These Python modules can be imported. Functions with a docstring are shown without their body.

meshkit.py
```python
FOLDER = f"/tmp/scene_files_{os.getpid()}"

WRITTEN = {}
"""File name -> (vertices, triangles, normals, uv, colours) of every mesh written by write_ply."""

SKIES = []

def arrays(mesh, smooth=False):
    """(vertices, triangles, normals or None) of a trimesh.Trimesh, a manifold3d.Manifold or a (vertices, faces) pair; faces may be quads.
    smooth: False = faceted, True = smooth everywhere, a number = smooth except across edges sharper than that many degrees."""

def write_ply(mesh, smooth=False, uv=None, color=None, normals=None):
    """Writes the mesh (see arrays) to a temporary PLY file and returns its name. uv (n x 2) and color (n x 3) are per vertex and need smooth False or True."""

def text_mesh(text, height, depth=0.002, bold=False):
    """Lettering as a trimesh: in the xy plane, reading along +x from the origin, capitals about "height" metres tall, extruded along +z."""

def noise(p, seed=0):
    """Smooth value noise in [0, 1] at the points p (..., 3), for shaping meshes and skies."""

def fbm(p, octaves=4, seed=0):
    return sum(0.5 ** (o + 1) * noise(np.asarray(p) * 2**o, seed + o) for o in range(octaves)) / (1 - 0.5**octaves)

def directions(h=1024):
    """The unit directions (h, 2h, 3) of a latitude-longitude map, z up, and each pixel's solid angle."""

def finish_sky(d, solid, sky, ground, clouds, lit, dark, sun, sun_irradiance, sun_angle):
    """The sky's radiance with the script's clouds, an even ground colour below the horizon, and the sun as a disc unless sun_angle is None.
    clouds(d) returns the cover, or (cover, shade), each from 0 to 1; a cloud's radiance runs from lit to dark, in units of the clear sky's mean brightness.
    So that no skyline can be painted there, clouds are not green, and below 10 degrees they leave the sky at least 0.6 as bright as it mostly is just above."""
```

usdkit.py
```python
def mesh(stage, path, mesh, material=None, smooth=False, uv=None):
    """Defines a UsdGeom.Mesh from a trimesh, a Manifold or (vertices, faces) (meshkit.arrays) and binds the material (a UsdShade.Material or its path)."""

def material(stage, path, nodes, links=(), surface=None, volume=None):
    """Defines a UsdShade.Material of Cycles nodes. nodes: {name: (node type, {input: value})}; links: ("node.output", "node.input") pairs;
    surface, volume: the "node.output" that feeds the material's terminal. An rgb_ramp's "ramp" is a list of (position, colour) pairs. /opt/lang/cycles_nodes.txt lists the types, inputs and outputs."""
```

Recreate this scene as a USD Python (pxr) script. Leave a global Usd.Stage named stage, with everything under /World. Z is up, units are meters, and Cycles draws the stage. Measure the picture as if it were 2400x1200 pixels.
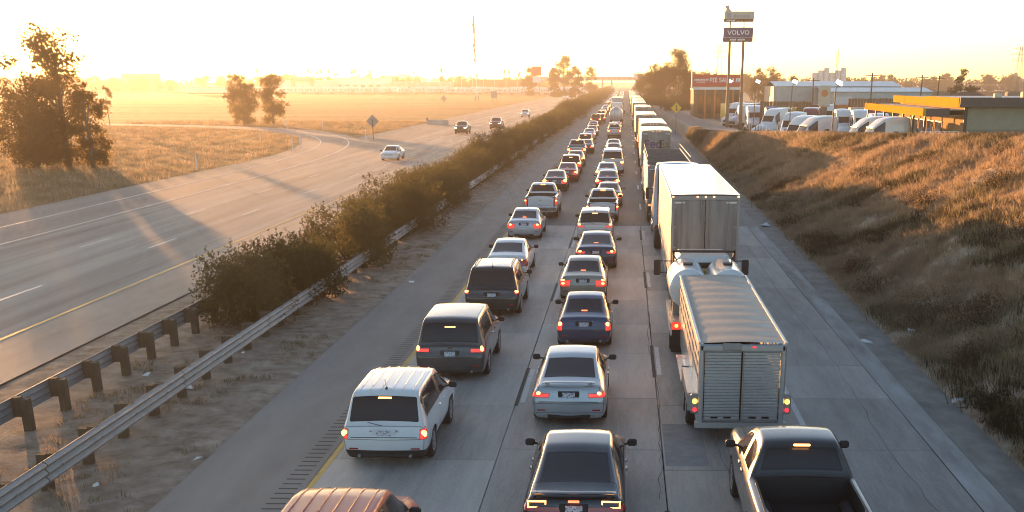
import math, random
import numpy as np, trimesh, usdkit, meshkit
from pxr import Usd, UsdGeom, UsdLux, UsdShade, Gf, Sdf, Vt

stage = Usd.Stage.CreateInMemory()
UsdGeom.SetStageUpAxis(stage, 'Z'); UsdGeom.SetStageMetersPerUnit(stage, 1.0)
UsdGeom.Xform.Define(stage, '/World')
PI = math.pi
rng = np.random.default_rng(7)

# ---------------------------------------------------------------- camera (on the overpass, 8 m above the freeway, y runs up the road)
FPX, CX, CY, VX, VY = 2700.0, 1400.0, 1130.0, 1467.0, 188.0
PITCH = math.atan((CY - VY) / FPX); YAW = -math.atan((VX - CX) * math.cos(PITCH) / FPX); EYE = 8.5 * math.cos(PITCH)
cam = UsdGeom.Camera.Define(stage, '/World/camera')
cam.CreateHorizontalApertureAttr(24.0); cam.CreateVerticalApertureAttr(12.0); cam.CreateFocalLengthAttr(27.0)
cam.CreateHorizontalApertureOffsetAttr(-2.0); cam.CreateVerticalApertureOffsetAttr(5.3)
cam.CreateFStopAttr(0.0); cam.CreateClippingRangeAttr(Gf.Vec2f(0.1, 30000)); cam.CreateExposureAttr(2.85)
FWD = np.array([math.sin(YAW) * math.cos(PITCH), math.cos(YAW) * math.cos(PITCH), -math.sin(PITCH)])
RGT = np.array([math.cos(YAW), -math.sin(YAW), 0.0]); UPV = np.cross(RGT, FWD)
UsdGeom.Xformable(cam).AddTransformOp().Set(Gf.Matrix4d(*RGT, 0, *UPV, 0, *(-FWD), 0, 0, 0, EYE, 1))

# ---------------------------------------------------------------- sky and low sun, left of the road
SUN_EL, SUN_AZ = math.radians(2.3), math.radians(-28.0)
sund = np.array([math.sin(SUN_AZ) * math.cos(SUN_EL), math.cos(SUN_AZ) * math.cos(SUN_EL), math.sin(SUN_EL)])
sky = UsdLux.DomeLight.Define(stage, '/World/sky')
sky.GetPrim().SetCustomDataByKey('kind', 'structure')
skym = usdkit.material(stage, '/World/Looks/sky', {
    "s": ("sky_texture", {"sky_type": "single_scattering", "sun_disc": False, "sun_elevation": SUN_EL, "sun_rotation": SUN_AZ, "air_density": 0.6, "aerosol_density": 0.5, "ozone_density": 1.0}),
    "b": ("background_shader", {"strength": 0.07})}, [("s.color", "b.color")], surface="b.background")
UsdShade.MaterialBindingAPI.Apply(sky.GetPrim()).Bind(skym)
sun = UsdLux.DistantLight.Define(stage, '/World/sun')
sun.CreateIntensityAttr(0.64); sun.CreateNormalizeAttr(True); sun.CreateAngleAttr(0.5); sun.CreateColorAttr(Gf.Vec3f(1.0, 0.47, 0.17))
_x = np.cross([0, 0, 1], sund); _x /= np.linalg.norm(_x); _y = np.cross(sund, _x)
UsdGeom.Xformable(sun).AddTransformOp().Set(Gf.Matrix4d(*_x, 0, *_y, 0, *sund, 0, 0, 0, 0, 1))

# ---------------------------------------------------------------- helpers
_used = {}
def numbered(parent, name):
    k = (parent, name); n = _used.get(k, 0); _used[k] = n + 1
    return f'{parent}/{name}' if n == 0 else f'{parent}/{name}_{n:03d}'
def tag(prim, label=None, cat=None, group=None, kind=None):
    for k, v in (('label', label), ('category', cat), ('group', group), ('kind', kind)):
        if v: prim.SetCustomDataByKey(k, v)
    return prim
def thing(name, label=None, cat=None, loc=(0, 0, 0), rz=0.0, group=None, kind=None, scale=None):
    x = UsdGeom.Xform.Define(stage, numbered('/World', name))
    x.AddTranslateOp().Set(Gf.Vec3d(*map(float, loc)))
    x.AddRotateZOp().Set(math.degrees(rz))
    if scale is not None: x.AddScaleOp().Set(Gf.Vec3f(*([scale] * 3 if np.ndim(scale) == 0 else scale)))
    return tag(x.GetPrim(), label, cat, group, kind)
def dup(src, label, loc, rz=0.0, group=None, cat=None, scale=None, kind=None):
    was = src.GetCustomData()
    base = src.GetName()
    if base[-4:-3] == '_' and base[-3:].isdigit(): base = base[:-4]
    t = thing(base, label or was.get('label'), cat or was.get('category'), loc, rz, group or was.get('group'), kind, scale)
    t.GetReferences().AddInternalReference(src.GetPath()); t.SetInstanceable(True)
    return t
def write(path, v, f, mat, n=None):
    m = UsdGeom.Mesh.Define(stage, path)
    f = np.asarray(f, np.int32)
    m.CreatePointsAttr(Vt.Vec3fArray.FromNumpy(np.ascontiguousarray(v, np.float32)))
    m.CreateFaceVertexCountsAttr(Vt.IntArray.FromNumpy(np.full(len(f), f.shape[1], np.int32)))
    m.CreateFaceVertexIndicesAttr(Vt.IntArray.FromNumpy(np.ascontiguousarray(f.ravel())))
    m.CreateSubdivisionSchemeAttr('none')
    if n is not None:
        m.CreateNormalsAttr(Vt.Vec3fArray.FromNumpy(np.ascontiguousarray(n, np.float32))); m.SetNormalsInterpolation('vertex')
    UsdShade.MaterialBindingAPI.Apply(m.GetPrim()).Bind(mat)
    return m.GetPrim()
def part(parent, name, mesh, mat, smooth=False, label=None, kind=None):
    path = numbered(str(parent.GetPath()), name)
    if isinstance(mesh, tuple): pr = write(path, mesh[0], mesh[1], mat, mesh[2] if len(mesh) > 2 else None)
    elif smooth is False: pr = write(path, mesh.vertices, mesh.faces, mat)
    else: pr = usdkit.mesh(stage, path, mesh, mat, smooth=smooth).GetPrim()
    return tag(pr, label, None, None, kind)
class _W:
    def GetPath(self): return '/World'
def solid(name, mesh, mat, label=None, cat=None, group=None, kind=None, smooth=False):
    return tag(part(_W(), name, mesh, mat, smooth), label, cat, group, kind)
cat_ = trimesh.util.concatenate
def bx(c, s, rz=0.0):
    b = trimesh.creation.box(s)
    if rz: b.apply_transform(trimesh.transformations.rotation_matrix(rz, [0, 0, 1]))
    b.apply_translation(c); return b
def bb(x0, x1, y0, y1, z0, z1): return bx(((x0 + x1) / 2, (y0 + y1) / 2, (z0 + z1) / 2), (abs(x1 - x0), abs(y1 - y0), abs(z1 - z0)))
def rbox(c, s, b):
    """box with chamfered edges"""
    h = np.array(s) / 2.0; b = min(b, *(0.49 * np.array(s)))
    P = []
    for sx in (-1, 1):
        for sy in (-1, 1):
            for sz in (-1, 1):
                e = np.array([sx, sy, sz]) * h
                for k in range(3):
                    d = -np.array([sx, sy, sz]) * b; d[k] = 0; P.append(e + d)
    m = trimesh.convex.convex_hull(np.array(P)); m.apply_translation(c); return m
def cyl(p, q, r, n=12, r2=None):
    p, q = np.asarray(p, float), np.asarray(q, float); d = q - p; L = np.linalg.norm(d); d = d / L
    a = np.cross(d, [0, 0, 1.0] if abs(d[2]) < .9 else [1.0, 0, 0]); a /= np.linalg.norm(a); b = np.cross(d, a)
    t = np.arange(n) * 2 * PI / n; c, s = np.cos(t)[:, None], np.sin(t)[:, None]
    r2 = r if r2 is None else r2
    V = np.vstack([p + r * (c * a + s * b), q + r2 * (c * a + s * b), [p], [q]])
    F = []
    for i in range(n):
        j = (i + 1) % n; F += [[i, j, n + j], [i, n + j, n + i], [2 * n, j, i], [2 * n + 1, n + i, n + j]]
    return trimesh.Trimesh(V, F, process=False)
def lathe(prof, axis='x', n=24, c=(0, 0, 0)):
    """prof: (radius, along) pairs"""
    t = np.arange(n) * 2 * PI / n; V = []
    for r, a in prof: V.append(np.stack([np.full(n, a), r * np.cos(t), r * np.sin(t)], 1))
    V = np.vstack(V); F = []
    for k in range(len(prof) - 1):
        for i in range(n):
            j = (i + 1) % n; F += [[k * n + i, (k + 1) * n + i, (k + 1) * n + j], [k * n + i, (k + 1) * n + j, k * n + j]]
    if axis == 'y': V = V[:, [1, 0, 2]]; F = [f[::-1] for f in F]
    if axis == 'z': V = V[:, [1, 2, 0]]
    return trimesh.Trimesh(V + np.array(c), F, process=False)
def sweep(points, prof, close=False):
    """profile (x, z) swept along a polyline in plan"""
    P = np.asarray(points, float); t = np.gradient(P[:, :2], axis=0); t /= np.linalg.norm(t, axis=1, keepdims=True); nrm = np.stack([t[:, 1], -t[:, 0]], 1)
    pr = np.asarray(prof, float); m = len(pr)
    V = np.concatenate([np.concatenate([P[i, :2] + pr[:, :1] * nrm[i], P[i, 2] + pr[:, 1:]], 1) for i in range(len(P))])
    F = []
    for i in range(len(P) - 1):
        for k in range(m if close else m - 1):
            k2 = (k + 1) % m; a, b, c, d = i * m + k, i * m + k2, (i + 1) * m + k2, (i + 1) * m + k; F += [[a, b, c], [a, c, d]]
    return trimesh.Trimesh(V, F, process=False)
def at(px, py, h=0.0, D=None):
    """a point of the photographed scene from a pixel of the photograph, on the level h or at the distance D up the road"""
    d = FWD + RGT * (px - CX) / FPX - UPV * (py - CY) / FPX
    t = (h - EYE) / d[2] if D is None else D / d[1]
    return np.array([0, 0, EYE]) + t * d

# ---------------------------------------------------------------- materials
L_ = '/World/Looks/'
def plain(name, c, rough=.6, metal=0.0, **k):
    return usdkit.material(stage, L_ + name, {"p": ("principled_bsdf", {"base_color": c, "roughness": rough, "metallic": metal, **k})}, surface="p.BSDF")
def noisy(name, ramp, scale=1.0, stretch=(1, 1, 1), rough=.8, bump=0.0, bscale=None, detail=6, obj=False, metal=0.0, bd=0.02, spec=.5, **k):
    n = {"co": ("texture_coordinate", {}) if obj else ("geometry", {}), "m": ("mapping", {"scale": stretch}), "n": ("noise_texture", {"scale": scale, "detail": detail, "roughness": .6}),
         "r": ("rgb_ramp", {"ramp": ramp}), "p": ("principled_bsdf", {"roughness": rough, "metallic": metal, "specular_ior_level": spec, **k})}
    l = [("co.object" if obj else "co.position", "m.vector"), ("m.vector", "n.vector"), ("n.fac", "r.fac"), ("r.color", "p.base_color")]
    if bump:
        n["n2"] = ("noise_texture", {"scale": bscale or scale * 6, "detail": 5}); n["b"] = ("bump", {"strength": bump, "distance": bd})
        l += [("m.vector", "n2.vector"), ("n2.fac", "b.height"), ("b.normal", "p.normal")]
    return usdkit.material(stage, L_ + name, n, l, surface="p.BSDF")
def emit(name, c, s): return usdkit.material(stage, L_ + name, {"e": ("emission", {"color": c, "strength": s})}, surface="e.emission")
def paint(name, c, metal=0.0, rough=.32, coat=1.0):
    """car paint with clear coat and a film of road dust"""
    return usdkit.material(stage, L_ + name, {
        "g": ("geometry", {}), "n": ("noise_texture", {"scale": 1.7, "detail": 5, "roughness": .65}), "q": ("map_range", {"from_min": .35, "from_max": .8, "to_min": 0.0, "to_max": .10}),
        "x": ("mix", {"color1": c, "color2": (.23, .20, .17)}), "rr": ("map_range", {"from_min": .3, "from_max": .8, "to_min": .06, "to_max": .22}),
        "p": ("principled_bsdf", {"metallic": metal, "roughness": rough, "coat_weight": coat})},
        [("g.position", "n.vector"), ("n.fac", "q.value"), ("q.result", "x.fac"), ("x.color", "p.base_color"), ("n.fac", "rr.value"), ("rr.result", "p.coat_roughness")], surface="p.BSDF")
def leafy(name, ramp, trans=.25):
    return usdkit.material(stage, L_ + name, {
        "o": ("geometry", {}), "oi": ("object_info", {}), "ad": ("math", {"math_type": "multiply_add", "value2": .7}), "ml": ("math", {"math_type": "multiply", "value2": .3}),
        "r": ("rgb_ramp", {"ramp": ramp}), "d": ("diffuse_bsdf", {}), "t": ("translucent_bsdf", {}), "x": ("mix_closure", {"fac": trans})},
        [("o.random_per_island", "ad.value1"), ("oi.random", "ml.value1"), ("ml.value", "ad.value3"), ("ad.value", "r.fac"), ("r.color", "d.color"), ("r.color", "t.color"), ("d.BSDF", "x.closure1"), ("t.BSDF", "x.closure2")], surface="x.closure")

# road concrete: mottled, darker oil strip down the middle of each lane, finely grooved lengthwise; each slab a little different
def concrete(name, c0, c1):
    return usdkit.material(stage, L_ + name, {
        "g": ("geometry", {}), "s": ("separate_xyz", {}), "oi": ("object_info", {}),
        "ph": ("math", {"math_type": "multiply_add", "value2": 2 * PI / 3.66, "value3": 2 * PI / 3.66 * (4.7 - 1.83) + PI / 2}), "sn": ("math", {"math_type": "sine"}),
        "m1": ("mapping", {"scale": (1.0, .14, 1)}), "n1": ("noise_texture", {"scale": 1.5, "detail": 9, "roughness": .75}), "n3": ("noise_texture", {"scale": 14.0, "detail": 8, "roughness": .8}),
        "m2": ("mapping", {"scale": (60, .6, 1)}), "n2": ("noise_texture", {"scale": 1.0, "detail": 2}),
        "f1": ("math", {"math_type": "multiply_add", "value2": .10, "value3": .0}), "f2": ("math", {"math_type": "multiply_add", "value2": 1.15}), "f3": ("math", {"math_type": "multiply_add", "value2": .75}),
        "f4": ("math", {"math_type": "multiply_add", "value2": .34, "value3": -.84}), "f5": ("math", {"math_type": "add"}), "f6": ("math", {"math_type": "multiply_add", "value2": .34}),
        "r": ("rgb_ramp", {"ramp": [(0, c0), (1, c1)]}), "b": ("bump", {"strength": .35, "distance": .004}), "p": ("principled_bsdf", {"roughness": .62})},
        [("g.position", "s.vector"), ("s.x", "ph.value1"), ("ph.value", "sn.value1"), ("g.position", "m1.vector"), ("m1.vector", "n1.vector"), ("g.position", "n3.vector"), ("g.position", "m2.vector"), ("m2.vector", "n2.vector"),
         ("sn.value", "f1.value1"), ("n1.fac", "f2.value1"), ("f1.value", "f2.value3"), ("oi.random", "f4.value1"), ("f2.value", "f5.value1"), ("f4.value", "f5.value2"),
         ("n3.fac", "f3.value1"), ("f5.value", "f3.value3"), ("n2.fac", "f6.value1"), ("f3.value", "f6.value3"), ("f6.value", "r.fac"), ("r.color", "p.base_color"), ("n2.fac", "b.height"), ("b.normal", "p.normal")], surface="p.BSDF")
M_slab = concrete('lane_concrete', (.20, .178, .157), (.68, .615, .545))
M_slab2 = concrete('shoulder_concrete', (.175, .162, .15), (.60, .56, .515))
M_asph = noisy('lane_asphalt', [(0, (.085, .08, .077)), (1, (.19, .178, .168))], 1.1, (1.2, .12, 1), .6, .3, 40, bd=.006, spec=.2)
M_asphL = noisy('shoulder_asphalt', [(0, (.21, .19, .17)), (1, (.40, .365, .325))], .9, (1.1, .25, 1), .75, .4, 45, bd=.006, spec=.2)
M_sb = noisy('southbound_concrete', [(.2, (.23, .21, .19)), (.42, (.35, .32, .285)), (.6, (.46, .43, .38)), (1, (.56, .52, .46))], .55, (1.4, .05, 1), .95, .25, 40, bd=.005, spec=.05)
M_ramp = noisy('ramp_asphalt', [(0, (.14, .13, .12)), (1, (.27, .25, .225))], .5, (1, 1, 1), .7, spec=.2)
M_joint = plain('joint_filler', (.018, .017, .016), .9)
M_white = noisy('road_white_paint', [(.30, (.22, .215, .21)), (.40, (.66, .65, .62)), (1, (.78, .77, .74))], 5.0, (1, 1, 1), .6)
M_yellow = noisy('road_yellow_paint', [(.28, (.20, .17, .12)), (.38, (.62, .37, .05)), (1, (.74, .45, .07))], 4.0, (1, .5, 1), .6)
M_blackp = plain('road_black_paint', (.02, .02, .02), .7)
M_steel = noisy('galvanised_steel', [(0, (.20, .19, .18)), (1, (.37, .355, .335))], 2.0, (1, 1, 1), .5, metal=.4)
M_wood = noisy('weathered_post', [(0, (.05, .035, .022)), (1, (.15, .10, .06))], 6.0, (3, 3, .6), .9, .4)
M_rubber = plain('tyre_rubber', (.018, .018, .018), .75)
M_dark = plain('dark_plastic', (.016, .016, .017), .5)
M_under = plain('underbody', (.008, .008, .008), .95)
M_glass = usdkit.material(stage, L_ + 'tinted_glass', {"p": ("principled_bsdf", {"base_color": (.022, .019, .018), "roughness": .07, "ior": 1.5})}, surface="p.BSDF")
M_clear = usdkit.material(stage, L_ + 'clear_glass', {"f": ("fresnel", {"IOR": 1.5}), "t": ("transparent_bsdf", {"color": (.42, .43, .42)}), "g": ("glossy_bsdf", {"color": (1, 1, 1), "roughness": .03}), "x": ("mix_closure", {})}, [("f.fac", "x.fac"), ("t.BSDF", "x.closure1"), ("g.BSDF", "x.closure2")], surface="x.closure")
M_seat = plain('seat_fabric', (.045, .042, .04), .9)
M_rim = plain('alloy_rim', (.42, .42, .43), .3, .85)
M_chrome = plain('chrome', (.62, .62, .62), .12, 1.0)
M_plate = noisy('number_plate', [(.42, (.12, .13, .25)), (.5, (.62, .62, .62)), (1, (.7, .7, .7))], 9.0, (3, 1, 3), .45, obj=True)
M_lens = usdkit.material(stage, L_ + 'tail_lens', {"p": ("principled_bsdf", {"base_color": (.35, .015, .012), "roughness": .15, "coat_weight": 1.0, "emission_color": (1, .06, .03), "emission_strength": .13})}, surface="p.BSDF")
M_lensoff = usdkit.material(stage, L_ + 'tail_lens_dim', {"p": ("principled_bsdf", {"base_color": (.30, .012, .012), "roughness": .15, "coat_weight": 1.0})}, surface="p.BSDF")
M_brake = emit('brake_light', (1.0, .40, .12), .75)
M_brake2 = emit('brake_light_red', (1.0, .17, .07), .5)
M_amber = emit('turn_lamp', (1.0, .52, .10), .45)
M_head = emit('head_lamp', (1.0, .88, .72), .7)
M_flood = emit('flood_lamp', (.97, .93, 1.0), 1.1)
M_lamp = plain('lamp_glass', (.5, .5, .5), .1, 0.3)
# ---------------------------------------------------------------- terrain
BY = [-80, 20, 40, 57.5, 65.4, 76.7, 85.4, 97.3, 109.9, 123.7, 150, 200, 260, 330, 480, 4000]
BX = [19.4, 19.2, 19.0, 18.9, 18.07, 17.2, 16.1, 14.9, 12.98, 11.0, 9.7, 9.3, 9.2, 9.2, 9.2, 9.2]
BZ = [6.5, 6.2, 5.85, 5.5, 5.15, 4.7, 4.35, 3.9, 3.4, 2.8, 1.9, 1.2, .7, .3, .05, .02]
RW = 5.6
def crest(y): return np.interp(y, BY, BX), np.interp(y, BY, BZ)
def yard_level(y): return np.interp(y, [-80, 110, 140, 4000], [.9, .9, .2, .0])
def gz(x, y):
    x, y = np.broadcast_arrays(np.asarray(x, float), np.asarray(y, float))
    z = np.full(x.shape, -.07)
    xc, zc = crest(y); zy = yard_level(y)
    t = np.clip((x - 8.7) / (xc - 8.7), 0, 1); up = zc * (t * .8 + .2 * t * t * (3 - 2 * t))
    P = np.stack([x * .9, y * .9, 0 * x], -1)
    n = (meshkit.fbm(P, 4, 3) - .5) * .55 + (meshkit.fbm(P * .22, 3, 9) - .5) * .8
    bank = up + n * np.clip((x - 8.9) / 1.5, 0, 1) * np.clip((xc + .1 - x) / 1.2, 0, 1) * np.clip(zc / 2.5, 0, 1)
    bank = bank - .07 * (1 - t)
    bank = np.where(x > xc, zc - .05, bank)
    xr = xc + RW
    fall = np.maximum(zy, zc - .05 - (x - xr) * .9)
    fall = np.where(zc < zy, np.minimum(zy, zc - .05 + (x - xr) * .5), fall)
    bank = np.where(x > xr, fall, bank)
    z = np.where(x > 8.7, bank, z)
    med = (x > -17.3) & (x < -9.5)
    z = np.where(med, z + .05 + (meshkit.fbm(P * 1.2, 4, 5) - .5) * .16 * np.clip((x + 17.3) / .6, 0, 1) * np.clip((-9.5 - x) / .6, 0, 1), z)
    left = np.clip((-44 - x) / 20, 0, 1) * np.clip((y - 250) / 60, 0, 1)
    return z + left * (meshkit.fbm(np.stack([x * .02, y * .02, 0 * x], -1), 3, 2) - .5) * .8
def spaced(*seg):
    out = []
    for a, b, s in seg: out.append(np.linspace(a, b, max(2, int(round(abs(b - a) / s)) + 1))[:-1])
    return np.append(np.concatenate(out), seg[-1][1])
gx = spaced((-4000, -800, 400), (-800, -200, 40), (-200, -44, 8), (-44, -18, 2), (-18, -9, .4), (-9, 8, 2), (8, 30, .45), (30, 60, 2), (60, 300, 20), (300, 4000, 370))
gy = spaced((-200, -10, 10), (-10, 140, .7), (140, 260, 2), (260, 700, 12), (700, 4600, 150))
GX, GY = np.meshgrid(gx, gy, indexing='ij')
V = np.stack([GX, GY, gz(GX, GY)], -1).reshape(-1, 3); ni, nj = GX.shape
I, J = np.meshgrid(np.arange(ni - 1), np.arange(nj - 1), indexing='ij')
Fq = np.stack([I * nj + J, (I + 1) * nj + J, (I + 1) * nj + J + 1, I * nj + J + 1], -1).reshape(-1, 4)
M_ground = usdkit.material(stage, L_ + 'ground', {
    "g": ("geometry", {}), "s": ("separate_xyz", {}),
    "mf": ("mapping", {"scale": (.05, .35, 1)}), "nf": ("noise_texture", {"scale": .35, "detail": 7, "roughness": .6}), "rf": ("rgb_ramp", {"ramp": [(.25, (.085, .075, .03)), (.45, (.17, .125, .055)), (.6, (.25, .175, .08)), (.8, (.18, .14, .065))]}),
    "nd": ("noise_texture", {"scale": 1.6, "detail": 8, "roughness": .7}), "rd": ("rgb_ramp", {"ramp": [(.3, (.20, .145, .10)), (.5, (.38, .29, .215)), (.68, (.50, .40, .31))]}),
    "nb": ("noise_texture", {"scale": .9, "detail": 8, "roughness": .65}), "rb": ("rgb_ramp", {"ramp": [(.3, (.32, .25, .18)), (.5, (.52, .41, .29)), (.7, (.66, .52, .38))]}),
    "e": ("noise_texture", {"scale": .9, "detail": 4}), "em": ("math", {"math_type": "multiply_add", "value2": 2.4, "value3": -1.2}), "xx": ("math", {"math_type": "add"}),
    "k1": ("map_range", {"from_min": -40.2, "from_max": -39.2, "clamp": True}), "k2": ("map_range", {"from_min": 8.4, "from_max": 9.3, "clamp": True}),
    "x1": ("mix", {}), "x2": ("mix", {}), "b": ("bump", {"strength": .8, "distance": .06}), "nn": ("noise_texture", {"scale": 9.0, "detail": 6, "roughness": .7}), "p": ("principled_bsdf", {"roughness": .95, "specular_ior_level": .15})},
    [("g.position", "s.vector"), ("g.position", "mf.vector"), ("mf.vector", "nf.vector"), ("nf.fac", "rf.fac"), ("g.position", "nd.vector"), ("nd.fac", "rd.fac"), ("g.position", "nb.vector"), ("nb.fac", "rb.fac"),
     ("g.position", "e.vector"), ("e.fac", "em.value1"), ("s.x", "xx.value1"), ("em.value", "xx.value2"), ("xx.value", "k1.value"), ("xx.value", "k2.value"),
     ("k1.result", "x1.fac"), ("rf.color", "x1.color1"), ("rd.color", "x1.color2"), ("k2.result", "x2.fac"), ("x1.color", "x2.color1"), ("rb.color", "x2.color2"), ("x2.color", "p.base_color"),
     ("g.position", "nn.vector"), ("nn.fac", "b.height"), ("b.normal", "p.normal")], surface="p.BSDF")
dx = np.gradient(V.reshape(ni, nj, 3), axis=0); dy = np.gradient(V.reshape(ni, nj, 3), axis=1)
N = np.cross(dx, dy).reshape(-1, 3); N /= np.linalg.norm(N, axis=1, keepdims=True)
solid('ground', (V, Fq, N), M_ground, kind='structure')

def sheet(x0, x1, y0, y1, z, ny=1):
    ys = np.linspace(y0, y1, ny + 1); V = np.array([[x, y, z] for y in ys for x in (x0, x1)])
    return V, np.array([[2 * i, 2 * i + 1, 2 * i + 3, 2 * i + 2] for i in range(ny)])
def ribbon(P, w0, w1, zoff):
    """strip between the offsets w0 and w1 (to the right of the path)"""
    P = np.asarray(P, float); t = np.gradient(P[:, :2], axis=0); t /= np.linalg.norm(t, axis=1, keepdims=True); n = np.stack([t[:, 1], -t[:, 0]], 1)
    A = np.concatenate([P[:, :2] + n * w0, P[:, 2:] + zoff], 1); B = np.concatenate([P[:, :2] + n * w1, P[:, 2:] + zoff], 1)
    V = np.stack([A, B], 1).reshape(-1, 3); m = len(P)
    return V, np.array([[2 * i, 2 * i + 1, 2 * i + 3, 2 * i + 2] for i in range(m - 1)])
def join(ms):
    vs, fs, o = [], [], 0
    for v, f in ms: vs.append(v); fs.append(np.asarray(f) + o); o += len(v)
    return np.vstack(vs), np.vstack(fs)

# ---------------------------------------------------------------- northbound freeway
nb = thing('northbound_freeway', kind='structure')
part(nb, 'joint_base', sheet(-6.62, 7.75, -8, 68.6, -.045), M_joint)
yj = 68.5
edges = [(-6.6, -2.85, 4.57, M_slab), (-2.82, .88, 4.57, M_slab), (.91, 4.42, 4.57, M_slab), (4.45, 7.1, 4.57, M_slab2)]
for a, b, L, m in edges:
    y = yj
    while y > 8:
        l = L * rng.choice([.82, 1.0, 1.0, 1.16]); y0 = y - l; c = .010
        wob = rng.uniform(-.02, .02, 4)
        x0, x1, g = a + wob[0] * .4, b + wob[1] * .4, .012
        V = np.array([[x0, y0 + g, 0], [x1, y0 + g, 0], [x1, y - g, 0], [x0, y - g, 0], [x0 - .008, y0 + g - .006, -.04], [x1 + .008, y0 + g - .006, -.04], [x1 + .008, y - g + .006, -.04], [x0 - .008, y - g + .006, -.04]])
        V[:4, 2] += rng.uniform(-.003, .003, 4)
        part(nb, 'concrete_slab', (V, [[0, 1, 2, 3], [4, 5, 1, 0], [5, 6, 2, 1], [6, 7, 3, 2], [7, 4, 0, 3]]), m)
        y = y0
M_gut = noisy('gutter_concrete', [(.32, (.24, .215, .185)), (.48, (.36, .345, .325)), (.7, (.50, .495, .485))], .9, (1.6, .3, 1), .8, .4, 25, detail=9)
part(nb, 'gutter_strip', sheet(7.12, 7.75, -8, 68.6, .002), M_gut)
part(nb, 'shoulder_edge', sheet(7.77, 8.75, -8, 420, -.01), noisy('shoulder_dirt', [(.3, (.19, .175, .155)), (.6, (.31, .285, .255)), (1, (.42, .39, .35))], 1.6, (1, .5, 1), .9, .5, 20))
part(nb, 'asphalt_lane', sheet(-6.62, 4.5, 68.6, 1500, 0), M_asph)
part(nb, 'right_shoulder', sheet(4.5, 7.77, 68.6, 1500, 0), M_asphL)
part(nb, 'left_shoulder', sheet(-9.35, -6.62, -8, 1500, 0), M_asphL)
part(nb, 'rumble_strip', join([sheet(-7.16, -6.76, y, y + .07, .003) for y in np.arange(14, 120, .3)]), plain('rumble_groove', (.11, .10, .09), .9), kind='stuff')
part(nb, 'yellow_edge_line', sheet(-6.60, -6.47, -8, 1500, .006), M_yellow)
part(nb, 'white_edge_line', sheet(4.36, 4.50, -8, 1500, .006), M_white)
for x, off in ((-2.66, 29.3), (1.03, 32.4)):
    for k in range(-1, 17):
        y = off + 15.0 * k
        part(nb, 'lane_dash', sheet(x - .065, x + .065, y, y + 3.7, .006), M_white)
        if y < 66: part(nb, 'dark_contrast_stripe', sheet(x - .20, x - .10, y - .3, y + 3.9, .005), M_blackp)
    part(nb, 'far_lane_dash', join([sheet(x - .07, x + .07, off + 15 * k, off + 15 * k + 3.7, .006) for k in range(17, 60)]), M_white, kind='stuff')
# cracks wandering along the right shoulder and in lane three
def crack(P, w):
    P = np.asarray(P, float); Q = np.stack([np.interp(np.linspace(0, 1, 40), np.linspace(0, 1, len(P)), P[:, k]) for k in range(2)], 1)
    Q += rng.normal(0, .03, Q.shape); ww = w * rng.uniform(.4, 1.3, 40)
    V = np.concatenate([np.stack([Q[:, 0] - ww, Q[:, 1], np.full(40, .005)], 1), np.stack([Q[:, 0] + ww, Q[:, 1], np.full(40, .005)], 1)])
    return V, np.array([[i, 40 + i, 41 + i, i + 1] for i in range(39)])
for P, w in (([(6.3, 18), (6.1, 26), (6.35, 34), (6.2, 46), (6.3, 60)], .006), ([(2.6, 20), (2.2, 25), (2.4, 31)], .004), ([(.75, 22), (.95, 30), (.8, 38), (.95, 48)], .006)):
    part(nb, 'crack', crack(P, w), M_joint)
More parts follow.
